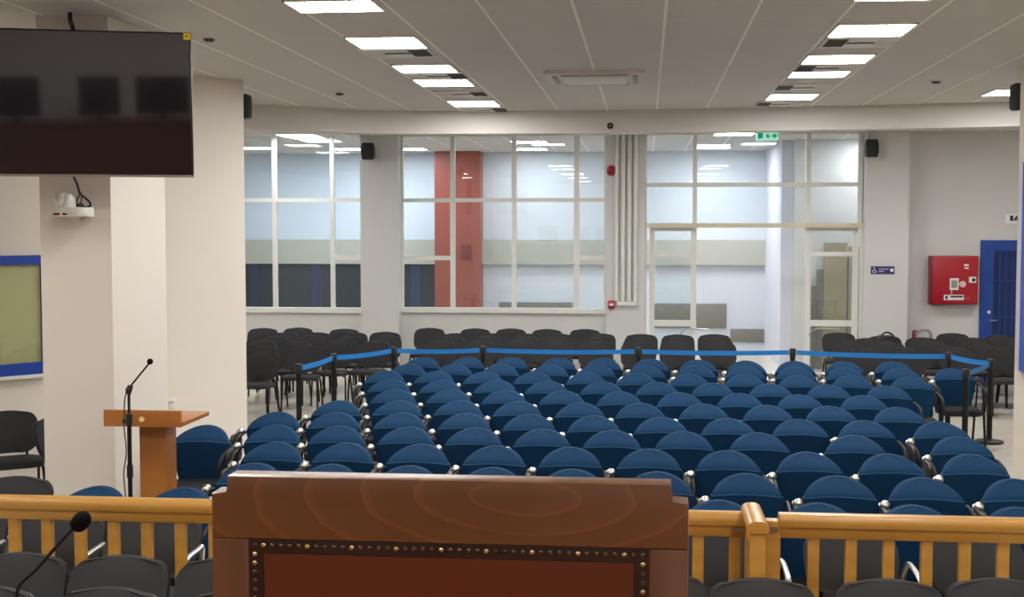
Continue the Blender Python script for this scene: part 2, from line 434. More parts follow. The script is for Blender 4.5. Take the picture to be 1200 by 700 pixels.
# glazed partition frames --------------------------------------------------
_bn = [0]
def bar(bm, x0, x1, y0, y1, d=.07, off=0):
    _bn[0] += 1; k_ = (_bn[0] % 9) * .0012; off -= k_; d += 2 * k_
    xm, ym = (x0 + x1) / 2, (y0 + y1) / 2
    box(bm, PY(x0, ym, YG).x, PY(x1, ym, YG).x, YG + off, YG + off + d, PY(xm, y1, YG).z, PY(xm, y0, YG).z)
def pane(par, x0, x1, y0, y1, off=.03):
    xm, ym = (x0 + x1) / 2, (y0 + y1) / 2
    return boxo('glass_pane', (PY(x0, ym, YG).x, PY(x1, ym, YG).x, YG + off, YG + off + .006, PY(xm, y1, YG).z, PY(xm, y0, YG).z), M_glass, par)
TOP = 157.5
bm = NB()
for a, b in ((268, 272), (319, 324), (387, 391.5), (423, 427)): bar(bm, a, b, TOP, 362)
bar(bm, 270, 426, 232.3, 237); bar(bm, 270, 426, TOP - 1, TOP + 2); bar(bm, 270, 427, 360.5, 366.5, .12, -.04); bar(bm, 391, 424, 300, 305)
w1 = struct(obj('window_1', bm, M_alu, smooth=False))
for a, b in ((272, 319), (324, 387), (391.5, 423)):
    pane(w1, a, b, TOP + 2, 232.3)
    if a > 390: pane(w1, a, b, 237, 300); pane(w1, a, b, 305, 360.5)
    else: pane(w1, a, b, 237, 360.5)
bm = NB()
for a, b in ((469, 472.5), (527.5, 533), (599.5, 605), (672.5, 679), (708, 711.5)): bar(bm, a, b, TOP, 362)
bar(bm, 470, 711, 232.3, 237); bar(bm, 470, 711, TOP - 1, TOP + 2); bar(bm, 470, 711, 361, 367, .12, -.04)
bar(bm, 472, 528, 300, 305); bar(bm, 678, 709, 300, 305)
w2 = struct(obj('window_2', bm, M_alu, smooth=False))
for a, b in ((472.5, 527.5), (533, 599.5), (605, 672.5), (679, 708)):
    pane(w2, a, b, TOP + 2, 232.3)
    if b < 530 or a > 675: pane(w2, a, b, 237, 300); pane(w2, a, b, 305, 361)
    else: pane(w2, a, b, 237, 361)
bm = NB()
for a, b in ((754.5, 758), (812, 817), (944.5, 950.5), (1006, 1011)): bar(bm, a, b, TOP - 3, 265)
bar(bm, 755, 1011, 214, 219); bar(bm, 755, 1011, 155, 157.5)
for a, b in ((754.5, 757.5), (1007.5, 1011)): bar(bm, a, b, 262, 444)
w3 = struct(obj('window_3', bm, M_alu, smooth=False))
for a, b in ((758, 812), (817, 944.5), (950.5, 1006)):
    pane(w3, a, b, TOP - 1, 214); pane(w3, a, b, 219, 262)
bm = NB(); bar(bm, 752, 1012.5, 261.5, 267, .16, -.06)
obj('door_track', bm, M_track, w3, smooth=False)
def leaf(name, x0, x1, handle_px, off):
    bm = NB()
    bar(bm, x0, x0 + 6, 267, 446, .05, off); bar(bm, x1 - 6.5, x1, 267, 446, .05, off)
    bar(bm, x0, x1, 267, 271, .05, off); bar(bm, x0, x1, 295.5, 300.5, .05, off); bar(bm, x0, x1, 376, 383, .05, off); bar(bm, x0, x1, 438, 447, .05, off)
    d = struct(obj(name, bm, M_alu, smooth=False))
    for y0, y1 in ((271, 295.5), (300.5, 376), (383, 438)):
        pane(d, x0 + 6, x1 - 6.5, y0, y1, off + .02)
    zc = gz(386, x0); xh = PY(handle_px, 386, YG).x
    s = 1 if handle_px < 800 else -1
    tubeo('door_handle', curve([(xh - s * .42, YG + off - .005, zc), (xh - s * .4, YG + off - .06, zc), (xh - s * .1, YG + off - .06, zc + .01), (xh, YG + off - .055, zc - .03), (xh + s * .04, YG + off - .005, zc - .1)]), .012, M_steel, d)
    return d
leaf('door_1', 761, 816, 800, .08)
leaf('door_2', 944, 1006, 952, .08)
# sliding-door side posts (dark reveal)
# pipes on the pillar beside the centre window
pipes = tag(bpy.data.objects.new('conduit_bundle', None), 'bundle of four white vertical conduits on the pillar between window and doorway', 'pipes'); C.objects.link(pipes)
pipes.location = (gx(733), YG - .1, gz(352))
for px in (722.5, 730.2, 737.4, 744.6):
    x = gx(px) - pipes.location.x
    tubeo('conduit', [(x, -.028, 0), (x, -.028, ZC - gz(352))], .034, M_alu, pipes, 12)
tag(boxo('cable_trunking', (gx(724), gx(747), YG - .16, YG - .1, gz(357.5), gz(352.5)), M_alu, bev=.006), 'short white trunking box under the four conduits', 'trunking')
t = thing('fire_alarm_sounder', 'red round fire alarm sounder high on the conduit pillar', 'fire alarm', (gx(716.3), YG - .1, gz(200.5)))
bm = NB(); prism(bm, rrect(.145, .16, .06), 0, -.05, 'Y', .008); obj('housing', bm, M_red, t)
bm = NB(); lathe(bm, [(.045, -.05), (.045, -.075), (.02, -.09)], 20, axis='Y'); obj('sounder_dome', bm, M_dark_red, t)
t = thing('fire_call_point', 'small red fire alarm call point low on the conduit pillar', 'fire call point', (gx(717), YG - .1, gz(356)))
bm = NB(); prism(bm, rrect(.11, .13, .015), 0, -.05, 'Y', .006); obj('housing', bm, M_red, t)
boxo('push_plate', (-.035, .035, -.056, -.05, -.02, .018), M_sign_white, t)
# small round camera on the beam
bp = PD(714.3, 147.8, 16.2); bp.y = min(p.y for p in bpts[3:5]) - .01
t = thing('dome_camera', 'small black dome camera on the white bulkhead above the conduits', 'security camera', (bp.x, bpts[4].y - .02, PY(714, 147.8, bpts[4].y).z))
bm = NB(); lathe(bm, [(.06, .02), (.06, -.01), (.05, -.02)], 20, axis='Y'); obj('base', bm, M_white_plastic, t)
bm = NB(); ball(bm, (0, -.03, 0), .043, n=16); obj('dome', bm, M_sign_black, t)
ball_b = NB(); lathe(ball_b, [(.012, -.066), (.012, -.075)], 12, axis='Y'); obj('lens', ball_b, M_grey_plastic, t)

# speakers -----------------------------------------------------------------
def speaker(loc, label, w=.17, h=.26, rot=0, d=.17):
    t = thing('wall_speaker', label, 'speaker', loc, rot, 'black wall speakers')
    bm = NB()
    prof = [(-w / 2 * .82, -h / 2), (w / 2 * .82, -h / 2), (w / 2, -h * .25), (w / 2, h * .25), (w / 2 * .82, h / 2), (-w / 2 * .82, h / 2), (-w / 2, h * .25), (-w / 2, -h * .25)]
    prism(bm, prof, -.06 - d, -.06, 'Y', .012); obj('cabinet', bm, M_black_plastic, t)
    bm = NB(); prism(bm, [(x * .86, z * .9) for x, z in prof], -.07 - d, -.055 - d, 'Y', .006); obj('grille', bm, M_black_fab, t)
    boxo('wall_bracket', (-.025, .025, -.07, 0, -.05, .05), M_black_metal, t)
    return t
p = PY(433.5, 178, YG - .22); speaker((p.x, YG - .22, p.z), 'black wall speaker on the white pillar left of the centre window', .2, .27)
p = PY(1019.5, 174.5, YG - .30); speaker((p.x, YG - .30, p.z), 'black wall speaker on the pillar right of the glass doorway', .2, .27)
p = PD(289, 124, 13.25); q = speaker((B0.x - .01, p.y + .0, p.z), 'black speaker at the end of the left wall, seen side-on', .16, .25, 0, .08)
q.location = (B0.x - .125, B0.y + .14, p.z); q.rotation_euler = (0, 0, PI / 2)
p = PD(1191, 113, 12.1); q = speaker((pr.x, pr.y + .12, p.z), 'black speaker at the end of the right wall, seen side-on', .16, .25, 0, .08)
q.location = (pr.x + .10, pr.y + .12, p.z); q.rotation_euler = (0, 0, -PI / 2)

# right far wall: fire cabinet, door, signs -------------------------------
def wx(px, py=330): return PY(px, py, YW).x
def wz(py, px=1120): return PY(px, py, YW).z
YF = YW - .2
def cx_(px, py=330): return PY(px, py, YF).x
def cz_(py, px=1118): return PY(px, py, YF).z
x0, x1, z0, z1 = cx_(1090.5), cx_(1146.5), cz_(357), cz_(300)
t = thing('fire_hose_cabinet', 'red fire hose cabinet with white pictograms on the right far wall', 'fire cabinet', ((x0 + x1) / 2, YW - .004, z0))
W_, H_ = x1 - x0, z1 - z0
boxo('cabinet_body', (-W_ / 2, W_ / 2, -.19, 0, 0, H_), M_dark_red, t, .008)
boxo('cabinet_door', (-W_ / 2 + .03, W_ / 2 - .005, -.205, -.185, .015, H_ - .015), M_red, t, .006)
def stick(nm, u0, u1, v0, v1, m, parent, yy=-.205, th=.004): # in cabinet fractions measured from the top left
    return boxo(nm, (-W_ / 2 + u0 * W_, -W_ / 2 + u1 * W_, yy - th, yy, H_ * (1 - v1), H_ * (1 - v0)), m, parent)
s = stick('hose_reel_sticker', .40, .585, .46, .70, M_sign_white, t)
boxo('reel_square', (-W_ / 2 + .43 * W_, -W_ / 2 + .56 * W_, -.213, -.209, H_ * .34, H_ * .50), M_grey_plastic, s)
bm = NB(); lathe(bm, [(.05, -.213), (.05, -.205)], 20, center=(-W_ / 2 + .67 * W_, 0, H_ * .42), axis='Y'); box(bm, -W_ / 2 + .58 * W_, -W_ / 2 + .64 * W_, -.209, -.205, H_ * .405, H_ * .435)
M_pink = mat('sticker_pink', (226, 190, 192), .5); obj('hose_pictogram', bm, M_pink, t)
boxo('hose_tail', (-W_ / 2 + .43 * W_, -W_ / 2 + .45 * W_, -.209, -.205, H_ * .22, H_ * .3), M_pink, t)
s = stick('instruction_label', .28, .70, .80, .91, M_sign_white, t)
bm = NB(); box(bm, -W_ / 2 + .42 * W_, -W_ / 2 + .68 * W_, -.213, -.209, H_ * .145, H_ * .185); box(bm, -W_ / 2 + .31 * W_, -W_ / 2 + .36 * W_, -.213, -.209, H_ * .11, H_ * .18); obj('print', bm, M_darkgrille, s)
stick('small_label', .69, .79, .17, .21, M_sign_white, t); stick('small_label', .70, .79, .235, .265, M_sign_white, t)
stick('faint_label', .73, .82, .855, .88, mat('faded_label', (214, 90, 100), .5), t)
l = stick('door_latch', .80, .95, .43, .55, M_sign_white, t, th=.01)
boxo('latch_slot', (-W_ / 2 + .86 * W_, -W_ / 2 + .93 * W_, -.218, -.215, H_ * .475, H_ * .54), M_sign_black, l)
# blue door
bm = NB(); xa, xb = wx(1148), wx(1215)
zt = wz(281.5)
box(bm, xa, xa + .1, YW - .06, YW, 0, zt); box(bm, xa + .1, xb - .1, YW - .06, YW, zt - .09, zt); box(bm, xb - .1, xb, YW - .06, YW, 0, zt)
d3 = struct(obj('door_3', bm, M_door_blue, smooth=False))
bm = NB(); a, b = xa + .1, xb - .1
box(bm, a, a + .1, YW - .05, YW - .01, 0, zt - .09); box(bm, b - .1, b, YW - .05, YW - .01, 0, zt - .09); box(bm, a + .1, b - .1, YW - .05, YW - .01, zt - .17, zt - .09)
for k in range(1, 5): box(bm, a + .1 + (b - a - .2) * k / 5 - .008, a + .1 + (b - a - .2) * k / 5 + .008, YW - .04, YW - .01, 0, zt - .17)
for py in (329, 371): box(bm, a, b, YW - .04, YW - .01, wz(py) - .008, wz(py) + .008)
obj('door_leaf', bm, M_door_blue, d3, smooth=False)
boxo('door_panel', (a + .1, b - .1, YW - .02, YW - .005, 0, zt - .17), M_door_dark, d3)
tubeo('door_handle', [(a + .05, YW - .05, wz(375)), (a + .05, YW - .09, wz(375)), (a + .16, YW - .09, wz(375))], .012, M_steel, d3)
bm = NB(); lathe(bm, [(.028, -.055), (.028, -.045)], 16, center=(a + .04, YW, wz(365.5)), axis='Y'); obj('door_lock', bm, M_white_plastic, d3)
# exit sign on the right wall
t = thing('exit_sign', 'white and black emergency exit pictogram sign above the blue door', 'exit sign', (wx(1189), YW, wz(256.5)))
boxo('plate', (-.17, .17, -.03, 0, -.075, .075), M_sign_white, t)
bm = NB(); box(bm, -.10, -.05, -.034, -.03, -.035, .05); ball(bm, (-.0, -.03, .035), .016, sy=.2); prism(bm, [(-.03, .02), (.02, .02), (.03, -.04), (.01, -.04), (0, -.01), (-.03, -.04), (-.045, -.035)], -.034, -.03, 'Y'); prism(bm, [(.04, -.04), (.13, -.04), (.13, .05), (.04, .05)], -.034, -.03, 'Y')
s = obj('pictogram', bm, M_sign_black, t)
bm = NB(); ball(bm, (.085, -.034, .005), .03, sy=.1); obj('pictogram_arrow', bm, M_sign_white, s)
# navy accessibility sign on pillar
yp = YG - .30
p = PY(1034.3, 316.7, yp)
t = thing('accessibility_sign', 'small navy wheelchair direction sign on the pillar right of doorway', 'sign', (p.x, yp, p.z))
boxo('plate', (-.18, .18, -.012, 0, -.06, .06), M_sign_navy, t)
bm = NB()
ball(bm, (-.133, -.012, .036), .011, sy=.3); tube(bm, [(-.133, -.013, .022), (-.128, -.013, -.005), (-.105, -.013, -.008), (-.092, -.013, -.035)], .006, 6)
tube(bm, [(-.13 + .026 * math.cos(x * .5), -.013, -.018 + .026 * math.sin(x * .5)) for x in range(4, 13)], .005, 6)
obj('wheelchair_symbol', bm, M_sign_white, t)
bm = NB(); box(bm, -.06, .09, -.015, -.012, .008, .025); box(bm, -.06, .02, -.015, -.012, -.03, -.01); obj('text_lines', bm, mat('sign_text', (170, 172, 205), .5), t)
bm = NB(); lathe(bm, [(.028, -.015), (.028, -.012)], 18, center=(.14, 0, 0), axis='Y'); obj('arrow_disc', bm, M_sign_white, t)
# hanging green exit sign
p = PD(897.3, 158.8, 20.6)
t = thing('exit_sign', 'green illuminated exit pictogram sign hanging above the glass doorway', 'exit sign', (p.x, YG - .14, PY(897, 158.8, YG - .14).z))
boxo('housing', (-.17, .17, -.02, .02, -.075, .06), M_green_light, t)
bm = NB(); prism(bm, rrect(.085, .085, .02, cx=-.11, cy=-.005), -.024, -.02, 'Y'); prism(bm, [(-.02, -.04), (.05, -.04), (.015, .02), (-.02, .02)], -.024, -.02, 'Y'); prism(bm, [(.155, -.01), (.11, .04), (.11, .02), (.07, .0), (.07, -.03), (.11, -.03), (.11, -.06)], -.024, -.02, 'Y')
obj('pictogram', bm, M_green, t)
tubeo('hanger', [(-.12, 0, .06), (-.12, 0, ZC - t.location.z)], .005, M_steel, t); tubeo('hanger', [(.12, 0, .06), (.12, 0, ZC - t.location.z)], .005, M_steel, t)
# socket on the left oblique wall
def on_oblique(px, py):
    d = ray(px, py); k = (A0 - CAM).dot(nrm) / d.dot(nrm); return CAM + d * k
ang_w = math.atan2(dirw.y, dirw.x)
p = on_oblique(199, 472.5)
t = thing('wall_socket', 'small white wall socket above the lectern top', 'socket', p, ang_w)
bm = NB(); prism(bm, rrect(.13, .095, .01), 0, -.02, 'Y', .003); obj('face_plate', bm, M_white_plastic, t)
boxo('socket_insert', (-.03, .03, -.024, -.02, -.005, .02), mat('socket_dim', (190, 170, 162), .5), t)
# blue-framed window on the oblique wall
pTR = on_oblique(48, 299); pBR = on_oblique(53, 438)
z_t, z_b = pTR.z, on_oblique(53, 434).z
t = struct(thing('window_5', 'x', 'x', (pTR.x, pTR.y, 0), ang_w)); del t['label']; del t['category']
WW = 2.2; fw = .085
bm = NB(); box(bm, -WW, 0, -.05, .01, z_t - fw, z_t); box(bm, -WW, 0, -.07, .01, z_b - .02, z_b + fw); box(bm, -WW, -WW + fw, -.05, .01, z_b, z_t)
box(bm, -.02, 0, -.05, .01, z_b, z_t)
obj('window_frame', bm, M_frame_blue, t, smooth=False)
boxo('window_blind', (-WW + fw, -.02, -.012, 0, z_b + fw, z_t - fw), M_blind, t)
boxo('glass_pane', (-WW + fw, -.02, -.03, -.026, z_b + fw, z_t - fw), M_glass, t)
boxo('window_sill', (-WW - .05, .03, -.09, 0, z_b - .05, z_b - .02), M_alu, t)
# blue window frame edge on the right return wall
zz0, zz1 = PY(1199, 435, pr.y - .05).z, PY(1199, 190, pr.y - .05).z
xx = PY(1198.3, 300, pr.y - .05).x
yb_ = pr.y - .02
bm = NB()
for u0, u1, v0, v1 in ((xx, xx + .08, zz0, zz1), (xx + 1.4, xx + 1.48, zz0, zz1), (xx + .08, xx + 1.4, zz1 - .08, zz1), (xx + .08, xx + 1.4, zz0, zz0 + .08)): box(bm, u0, u1, yb_ - .16, yb_ + .02, v0, v1)
t = struct(obj('window_6', bm, M_frame_blue, smooth=False))
boxo('window_blind', (xx + .08, xx + 1.4, yb_ - .125, yb_ - .115, zz0 + .08, zz1 - .08), M_blind, t)
boxo('glass_pane', (xx + .08, xx + 1.4, yb_ - .145, yb_ - .140, zz0 + .08, zz1 - .08), M_glass, t)

# ------------------------------------------------------------------ ceiling fittings
def ceiling_light(x0, x1, y0, y1, label, m=None, group='square ceiling light panels'):
    cx, cy = (x0 + x1) / 2, (y0 + y1) / 2
    t = thing('ceiling_light', label, 'ceiling light', (cx, cy, ZC), 0, group)
    a, b = abs(x1 - x0) / 2, abs(y1 - y0) / 2
    bm = NB(); box(bm, -a, a, -b, -b + .014, -.014, 0); box(bm, -a, a, b - .014, b, -.014, 0); box(bm, -a, -a + .014, -b, b, -.014, 0); box(bm, a - .014, a, -b, b, -.014, 0)
    obj('frame', bm, M_alu, t, smooth=False)
    boxo('diffuser', (-a + .014, a - .014, -b + .014, b - .014, -.010, -.004), m or M_diff, t)
    return t
def quad_light(pts, label, m=None):
    P = [PZ(x, y, ZC) for x, y in pts]   # near-left, near-right, far-right, far-left
    x0 = (P[0].x + P[3].x) / 2; x1 = (P[1].x + P[2].x) / 2; y0 = (P[0].y + P[1].y) / 2; y1 = (P[2].y + P[3].y) / 2
    return ceiling_light(x0, x1, y0, y1, label, m)
LEFT = [([(327, -1), (440, -1), (450, 12), (352, 12.5)], 'square light panel at the top edge, nearest of the left row'),
        ([(402, 42.5), (488, 42), (502, 55), (423, 56)], 'square light panel, second nearest of the left ceiling row'),
        ([(456, 75.3), (528, 75), (538.5, 83.5), (472, 84.3)], 'square light panel, third nearest of the left ceiling row'),
        ([(483, 92.2), (548, 91.8), (557, 99.6), (494, 100.3)], 'square light panel, fourth nearest of the left ceiling row'),
        ([(524, 117.6), (580, 117), (586.5, 123.6), (532.5, 124.4)], 'square light panel, farthest of the left ceiling row')]
for q, l in LEFT: quad_light(q, l)
RIGHT = [([(1016, -16), (1106, -16), (1094, -1.5), (996, -1.5)], 'square light panel just at the top edge, nearest of the right row'),
         ([(980, 28), (1076, 26), (1059, 40.5), (968.5, 42.5)], 'square light panel, second nearest of the right ceiling row'),
         ([(946, 64.3), (1026, 62), (1017, 72.5), (937, 74.2)], 'square light panel, third nearest of the right ceiling row'),
         ([(929.5, 82), (1000, 80.5), (991, 88.8), (920.5, 90.3)], 'square light panel, fourth nearest of the right ceiling row'),
         ([(903, 110), (961, 109), (953, 115.6), (895, 116.8)], 'square light panel, farthest of the right ceiling row')]
for q, l in RIGHT: quad_light(q, l)
_p, _q = PZ(1150, 111.3, ZC), PZ(1165, 104.5, ZC)
ceiling_light((_p.x + _q.x) / 2, (_p.x + _q.x) / 2 + .64, _q.y, _p.y, 'square light panel cut off by the black speaker at the right edge')
# rows go on over the platform behind the view
for y in (5.3, 2.6, -.4):
    ceiling_light(-2.38, -1.75, y, y + .63, 'square light panel of the left row above the platform')
    ceiling_light(1.39, 2.02, y - .3, y + .33, 'square light panel of the right row above the platform')
for y in (3.0, 6.0):  # out-of-view fill panels, added to brighten the left pillar and right side
    ceiling_light(-5.6, -4.97, y, y + .63, 'unseen fill panel added to brighten the left pillar side'); ceiling_light(4.9, 5.53, y, y + .63, 'unseen fill panel added to brighten the right side')
# outer rows out of sight beyond the pillars
for y in (16.2, 18.4): ceiling_light(-6.6, -5.96, y, y + .63, 'square light panel over the left block of black chairs')
for y in (18.0,): ceiling_light(5.2, 5.84, y, y + .63, 'square light panel over the right block of black chairs')
for x, y in ((-2.1, 18.2), (1.7, 18.0)): ceiling_light(x, x + .63, y, y + .63, 'square light panel hidden behind the bulkhead')
# foyer lights
for k, (px, py) in enumerate(((350, 158.5), (376, 164.5), (411, 175.5), (300, 173), (620, 166), (622, 174.5), (835, 170), (836, 172.5), (480, 187), (1036, 160), (860, 156.8))):  # the panel behind the right pillar is added to light the foyer side
    p = PZ(px, min(py, 174.5), ZC)
    ceiling_light(p.x - .32, p.x + .32, p.y - .3, p.y + .3, ['light panel nearest in the foyer, behind the left window', 'second light panel in the foyer behind the left window', 'foyer light panel beside the left pillar speaker', 'foyer light panel at the far left edge of the glass', 'near foyer light panel behind the centre window', 'rear foyer light panel behind the centre window', 'foyer light panel behind the glass over the doorway', 'rear foyer light panel over the doorway', 'foyer light panel right of the left pillar', 'unseen fill panel added for the foyer behind the right pillar', 'foyer light panel touching the green exit sign'][k], M_diff_cool, 'foyer ceiling light panels')

def vent(px, py, label, w=.6):
    p = PZ(px, py, ZC)
    t = thing('ceiling_vent', label, 'ceiling vent', (p.x, p.y, ZC), 0, 'square ceiling vents')
    h = w / 2
    bm = NB(); prism(bm, rrect(w, w, .02), -.012, 0, 'Z', .004); obj('plate', bm, M_alu, t)
    for s in (-1, 1):
        bm = NB()
        for k in range(5): box(bm, s * .2 - .08, s * .2 + .08, -.2 + k * .085, -.16 + k * .085, -.018, -.012)
        obj('grille', bm, M_darkgrille if s * (p.x) < 0 else M_alu, t)
    boxo('slot', (-.11, .11, -.03, .03, -.016, -.012), M_darkgrille, t)
for q in ((466, 61, 'ceiling vent behind the second nearest light panel of the left row'), (513, 88.3, 'ceiling vent between third and fourth light panels of the left row'), (541, 109.3, 'ceiling vent behind the fourth light panel of the left row'), (568, 128.0, 'ceiling vent behind the farthest light panel of the left row'),
          (1008, 48.5, 'ceiling vent behind the second nearest light panel of the right row'), (969, 78.6, 'ceiling vent between third and fourth light panels of the right row'), (941, 101.5, 'ceiling vent behind the fourth light panel of the right row'), (914, 121, 'ceiling vent behind the farthest light panel of the right row')):
    vent(*q)
# air-conditioning cassette
p0 = PZ(634, 81, ZC); p1 = PZ(757, 97, ZC)
t = thing('air_conditioner', 'wide white air-conditioning cassette in the ceiling centre', 'air conditioner', ((p0.x + p1.x) / 2, (p0.y + p1.y) / 2, ZC))
a, b = .49, .5
bm = NB(); prism(bm, rrect(2 * a, 2 * b, .05), -.035, 0, 'Z', .015); obj('panel', bm, M_beam, t)
bm = NB(); prism(bm, rrect(.62, .62, .03), -.052, -.03, 'Z', .01); obj('intake_grille', bm, M_alu, t)
for k in range(4):
    ang = k * PI / 2
    bm = NB(); box(bm, -.33, .33, .37, .42, -.045, -.033, .004)
    o = obj('louvre', bm, M_grey_plastic, t); o.rotation_euler = (0, 0, ang)
# small ceiling detectors
for px, py, l in ((398, 108, 'small dark ceiling sensor left of the light panels'), (245, 43.5, 'small dark ceiling sensor beside the television'), (1097, 94, 'small dark ceiling sensor on the right side')):
    p = PZ(px, py, ZC)
    t = thing('ceiling_sensor', l, 'ceiling sensor', (p.x, p.y, ZC), 0, 'ceiling sensors')
    bm = NB(); lathe(bm, [(.06, 0), (.055, -.015)], 20); obj('base', bm, M_alu, t)
    bm = NB(); lathe(bm, [(.045, -.015), (.04, -.03), (.03, -.036)], 20); obj('sensor_head', bm, M_darkgrille, t)

# ------------------------------------------------------------------ blue lecture chairs
def make_blue():
    t = thing('lecture_chair', 'x', 'chair', (0, 0, 0), 0, 'blue tablet-arm chairs in rows')
    ZT = .87
    def half(z, e=0):
        d = ZT + e - z
        if d < .16: return max(.012, (.235 + e) * math.sqrt(max(0, 1 - ((.16 - d) / .16) ** 2.35)))
        return (.235 + e) - .045 * ((d - .16) / .26)
    def prof(z):
        K = [(.44, .175), (.52, .17), (.62, .158), (.72, .138), (.762, .130), (.778, .135), (.805, .165), (.835, .212), (.858, .25), (.875, .285)]
        for (a, ya), (b, yb) in zip(K, K[1:]):
            if z <= b: return ya + (yb - ya) * (z - a) / (b - a)
        return K[-1][1]
    def front(u, z):
        k = (z - .44) / .43
        return prof(z) - .045 * u * u * (1 - .5 * k) + .018 * abs(u) ** 6, -.010 * u * u * (1 if z < .775 else max(0, (ZT - z) / .095))
    zs = [.44, .445, .48, .54, .60, .66, .70, .735, .755, .765, .775, .79, .805, .82, .835, .848, .858, .865, .869, .87]
    bm = NB(); pad(bm, zs, half, front, .045); obj('backrest', bm, M_blue, t, angle=60)
    zs2 = [z - .006 for z in zs]
    bm = NB(); pad(bm, zs2, lambda z: half(min(.87, z + .006), 0) + (.006 if z < .76 else 0), lambda u, z: (front(u, z)[0] + .03, front(u, z)[1]), .03); obj('back_shell', bm, M_shell, t, angle=60)
    tubeo('fold_line', [(u * half(.765) * .995, front(u, .765)[0] - .001, .765 + front(u, .765)[1]) for u in [-1 + k / 8 for k in range(17)]], .0045, M_fold, t, 6)  # lighter blue tube laid along the backrest fold
    bm = NB(); prism(bm, rrect(.43, .42, .07), .40, .465, 'Z', .02); o = obj('seat', bm, M_dark_seat, t); o.location = (0, -.04, 0)
    for s in (-1, 1):
        tubeo('leg', [(s * .235, -.17, .42), (s * .245, -.22, .015)], .014, M_black_metal, t)
        tubeo('leg', [(s * .235, .15, .42), (s * .245, .25, .015)], .014, M_black_metal, t)
        a = tubeo('armrest', curve([(s * .20, .21, .68), (s * .245, .17, .715), (s * .25, .05, .715), (s * .25, -.12, .69), (s * .245, -.2, .62), (s * .238, -.18, .44)]), .014, M_black_metal, t)
        if s < 0:
            bm = NB(); prism(bm, rrect(.27, .24, .05, cx=-.03, cy=.61), -.292, -.268, 'X', .004)
            tb = obj('writing_tablet', bm, M_tablet, t)
            bm = NB(); ball(bm, (-.262, .055, .738), .031, 1, 1.15, .95); tube(bm, [(-.288, .075, .73), (-.25, .04, .735)], .021, 10)
            obj('tablet_hinge', bm, M_chrome, tb)
    return t
BLUE = make_blue(); used_blue = [False]
def place_blue(px, py, label, rot=None):
    p = PZ(px, py, .87)
    rot = random.uniform(-.035, .035) if rot is None else rot
    loc = (p.x, p.y - .27, 0)
    if not used_blue[0]:
        used_blue[0] = True; BLUE.location = loc; BLUE.rotation_euler = (0, 0, rot); BLUE['label'] = label; return BLUE
    return dup(BLUE, loc, rot, label)
ROWS = [
 [(496, 419), (547.5, 419), (599.5, 419.3), (654, 420), (707, 420.5), (762, 421), (817, 422), (874, 423), (930, 423.5), (988, 424), (1045, 424)],
 [(479, 427), (533, 427), (587.5, 427.5), (644, 427.7), (699, 428), (757, 429), (816, 429), (873, 430), (931, 430.8), (990, 431.5), (1054, 432)],
 [(454, 435), (511, 435.5), (568, 436), (626, 436.5), (687.5, 437), (747, 438), (807, 439), (872.5, 439.5), (935, 440.5), (997, 441), (1066, 442)],
 [(458, 445), (518, 446), (582, 446), (642.5, 447), (706, 447.5), (770, 448.5), (835, 449.5), (902, 450.5), (969, 451.5), (1039, 452.5)],
 [(464, 457), (528, 457), (593, 458), (660, 458.5), (727, 459.5), (797, 460.7), (866, 461.5), (937, 463), (1010, 464)],
 [(398, 470), (469, 470), (539, 470), (608, 471), (680, 472.5), (751, 473), (825, 474), (899, 475.5), (972.5, 476.5), (1051, 478)],
 [(326.5, 483.5), (395, 484), (472, 484.3), (547, 485), (622, 486.3), (697.5, 488), (775, 489.7), (853, 491), (935, 492), (1013, 493.5), (1100, 495)],
 [(326, 499), (399, 500), (479, 501), (557.5, 502), (637, 503.5), (717, 505), (801, 506.5), (887.5, 508), (999, 511), (1122, 512.5)],
 [(325, 519), (406, 520), (493, 521.3), (581, 523.3), (670, 525), (760, 527), (852, 529), (946, 530.7), (1042, 533), (1138, 533.5)],
 [(300, 543.5), (388, 545), (480, 546.8), (577, 548.8), (672, 551), (772, 554), (873, 556), (980, 558.7), (1080, 560.7), (1188, 562.5)],
 [(116, 571), (217, 572.7), (842, 587.5), (957, 590.8), (1070, 593.3), (1192, 596)]]
for j, row in enumerate(ROWS):
    rn = 'rearmost row' if j == 0 else ('front row behind the rail' if j == 10 else ORD[j] + ' row from the back')
    for i, (x, y) in enumerate(row):
        if j == 10:
            lab = ['blue chair leftmost behind the wooden rail, left of the lectern', 'blue chair top just behind the rail, right of the lectern', 'blue chair behind the rail, right beside the wooden throne back', 'blue chair behind the rail, just right of the gate post', 'blue chair second from right in the front row behind the rail', 'blue chair rightmost in the front row behind the rail'][i]
        else:
            pos = 'leftmost' if i == 0 else ('rightmost' if i == len(row) - 1 else ORD[i] + ' from left')
            lab = 'blue tablet-arm chair, ' + pos + ' in the ' + rn
        place_blue(x, y, lab)
place_blue(243, 499, 'blue chair standing apart beside the lectern with its whole back visible', .03)
place_blue(1116, 432, 'lone blue chair set apart on the right behind the barrier post', .05)

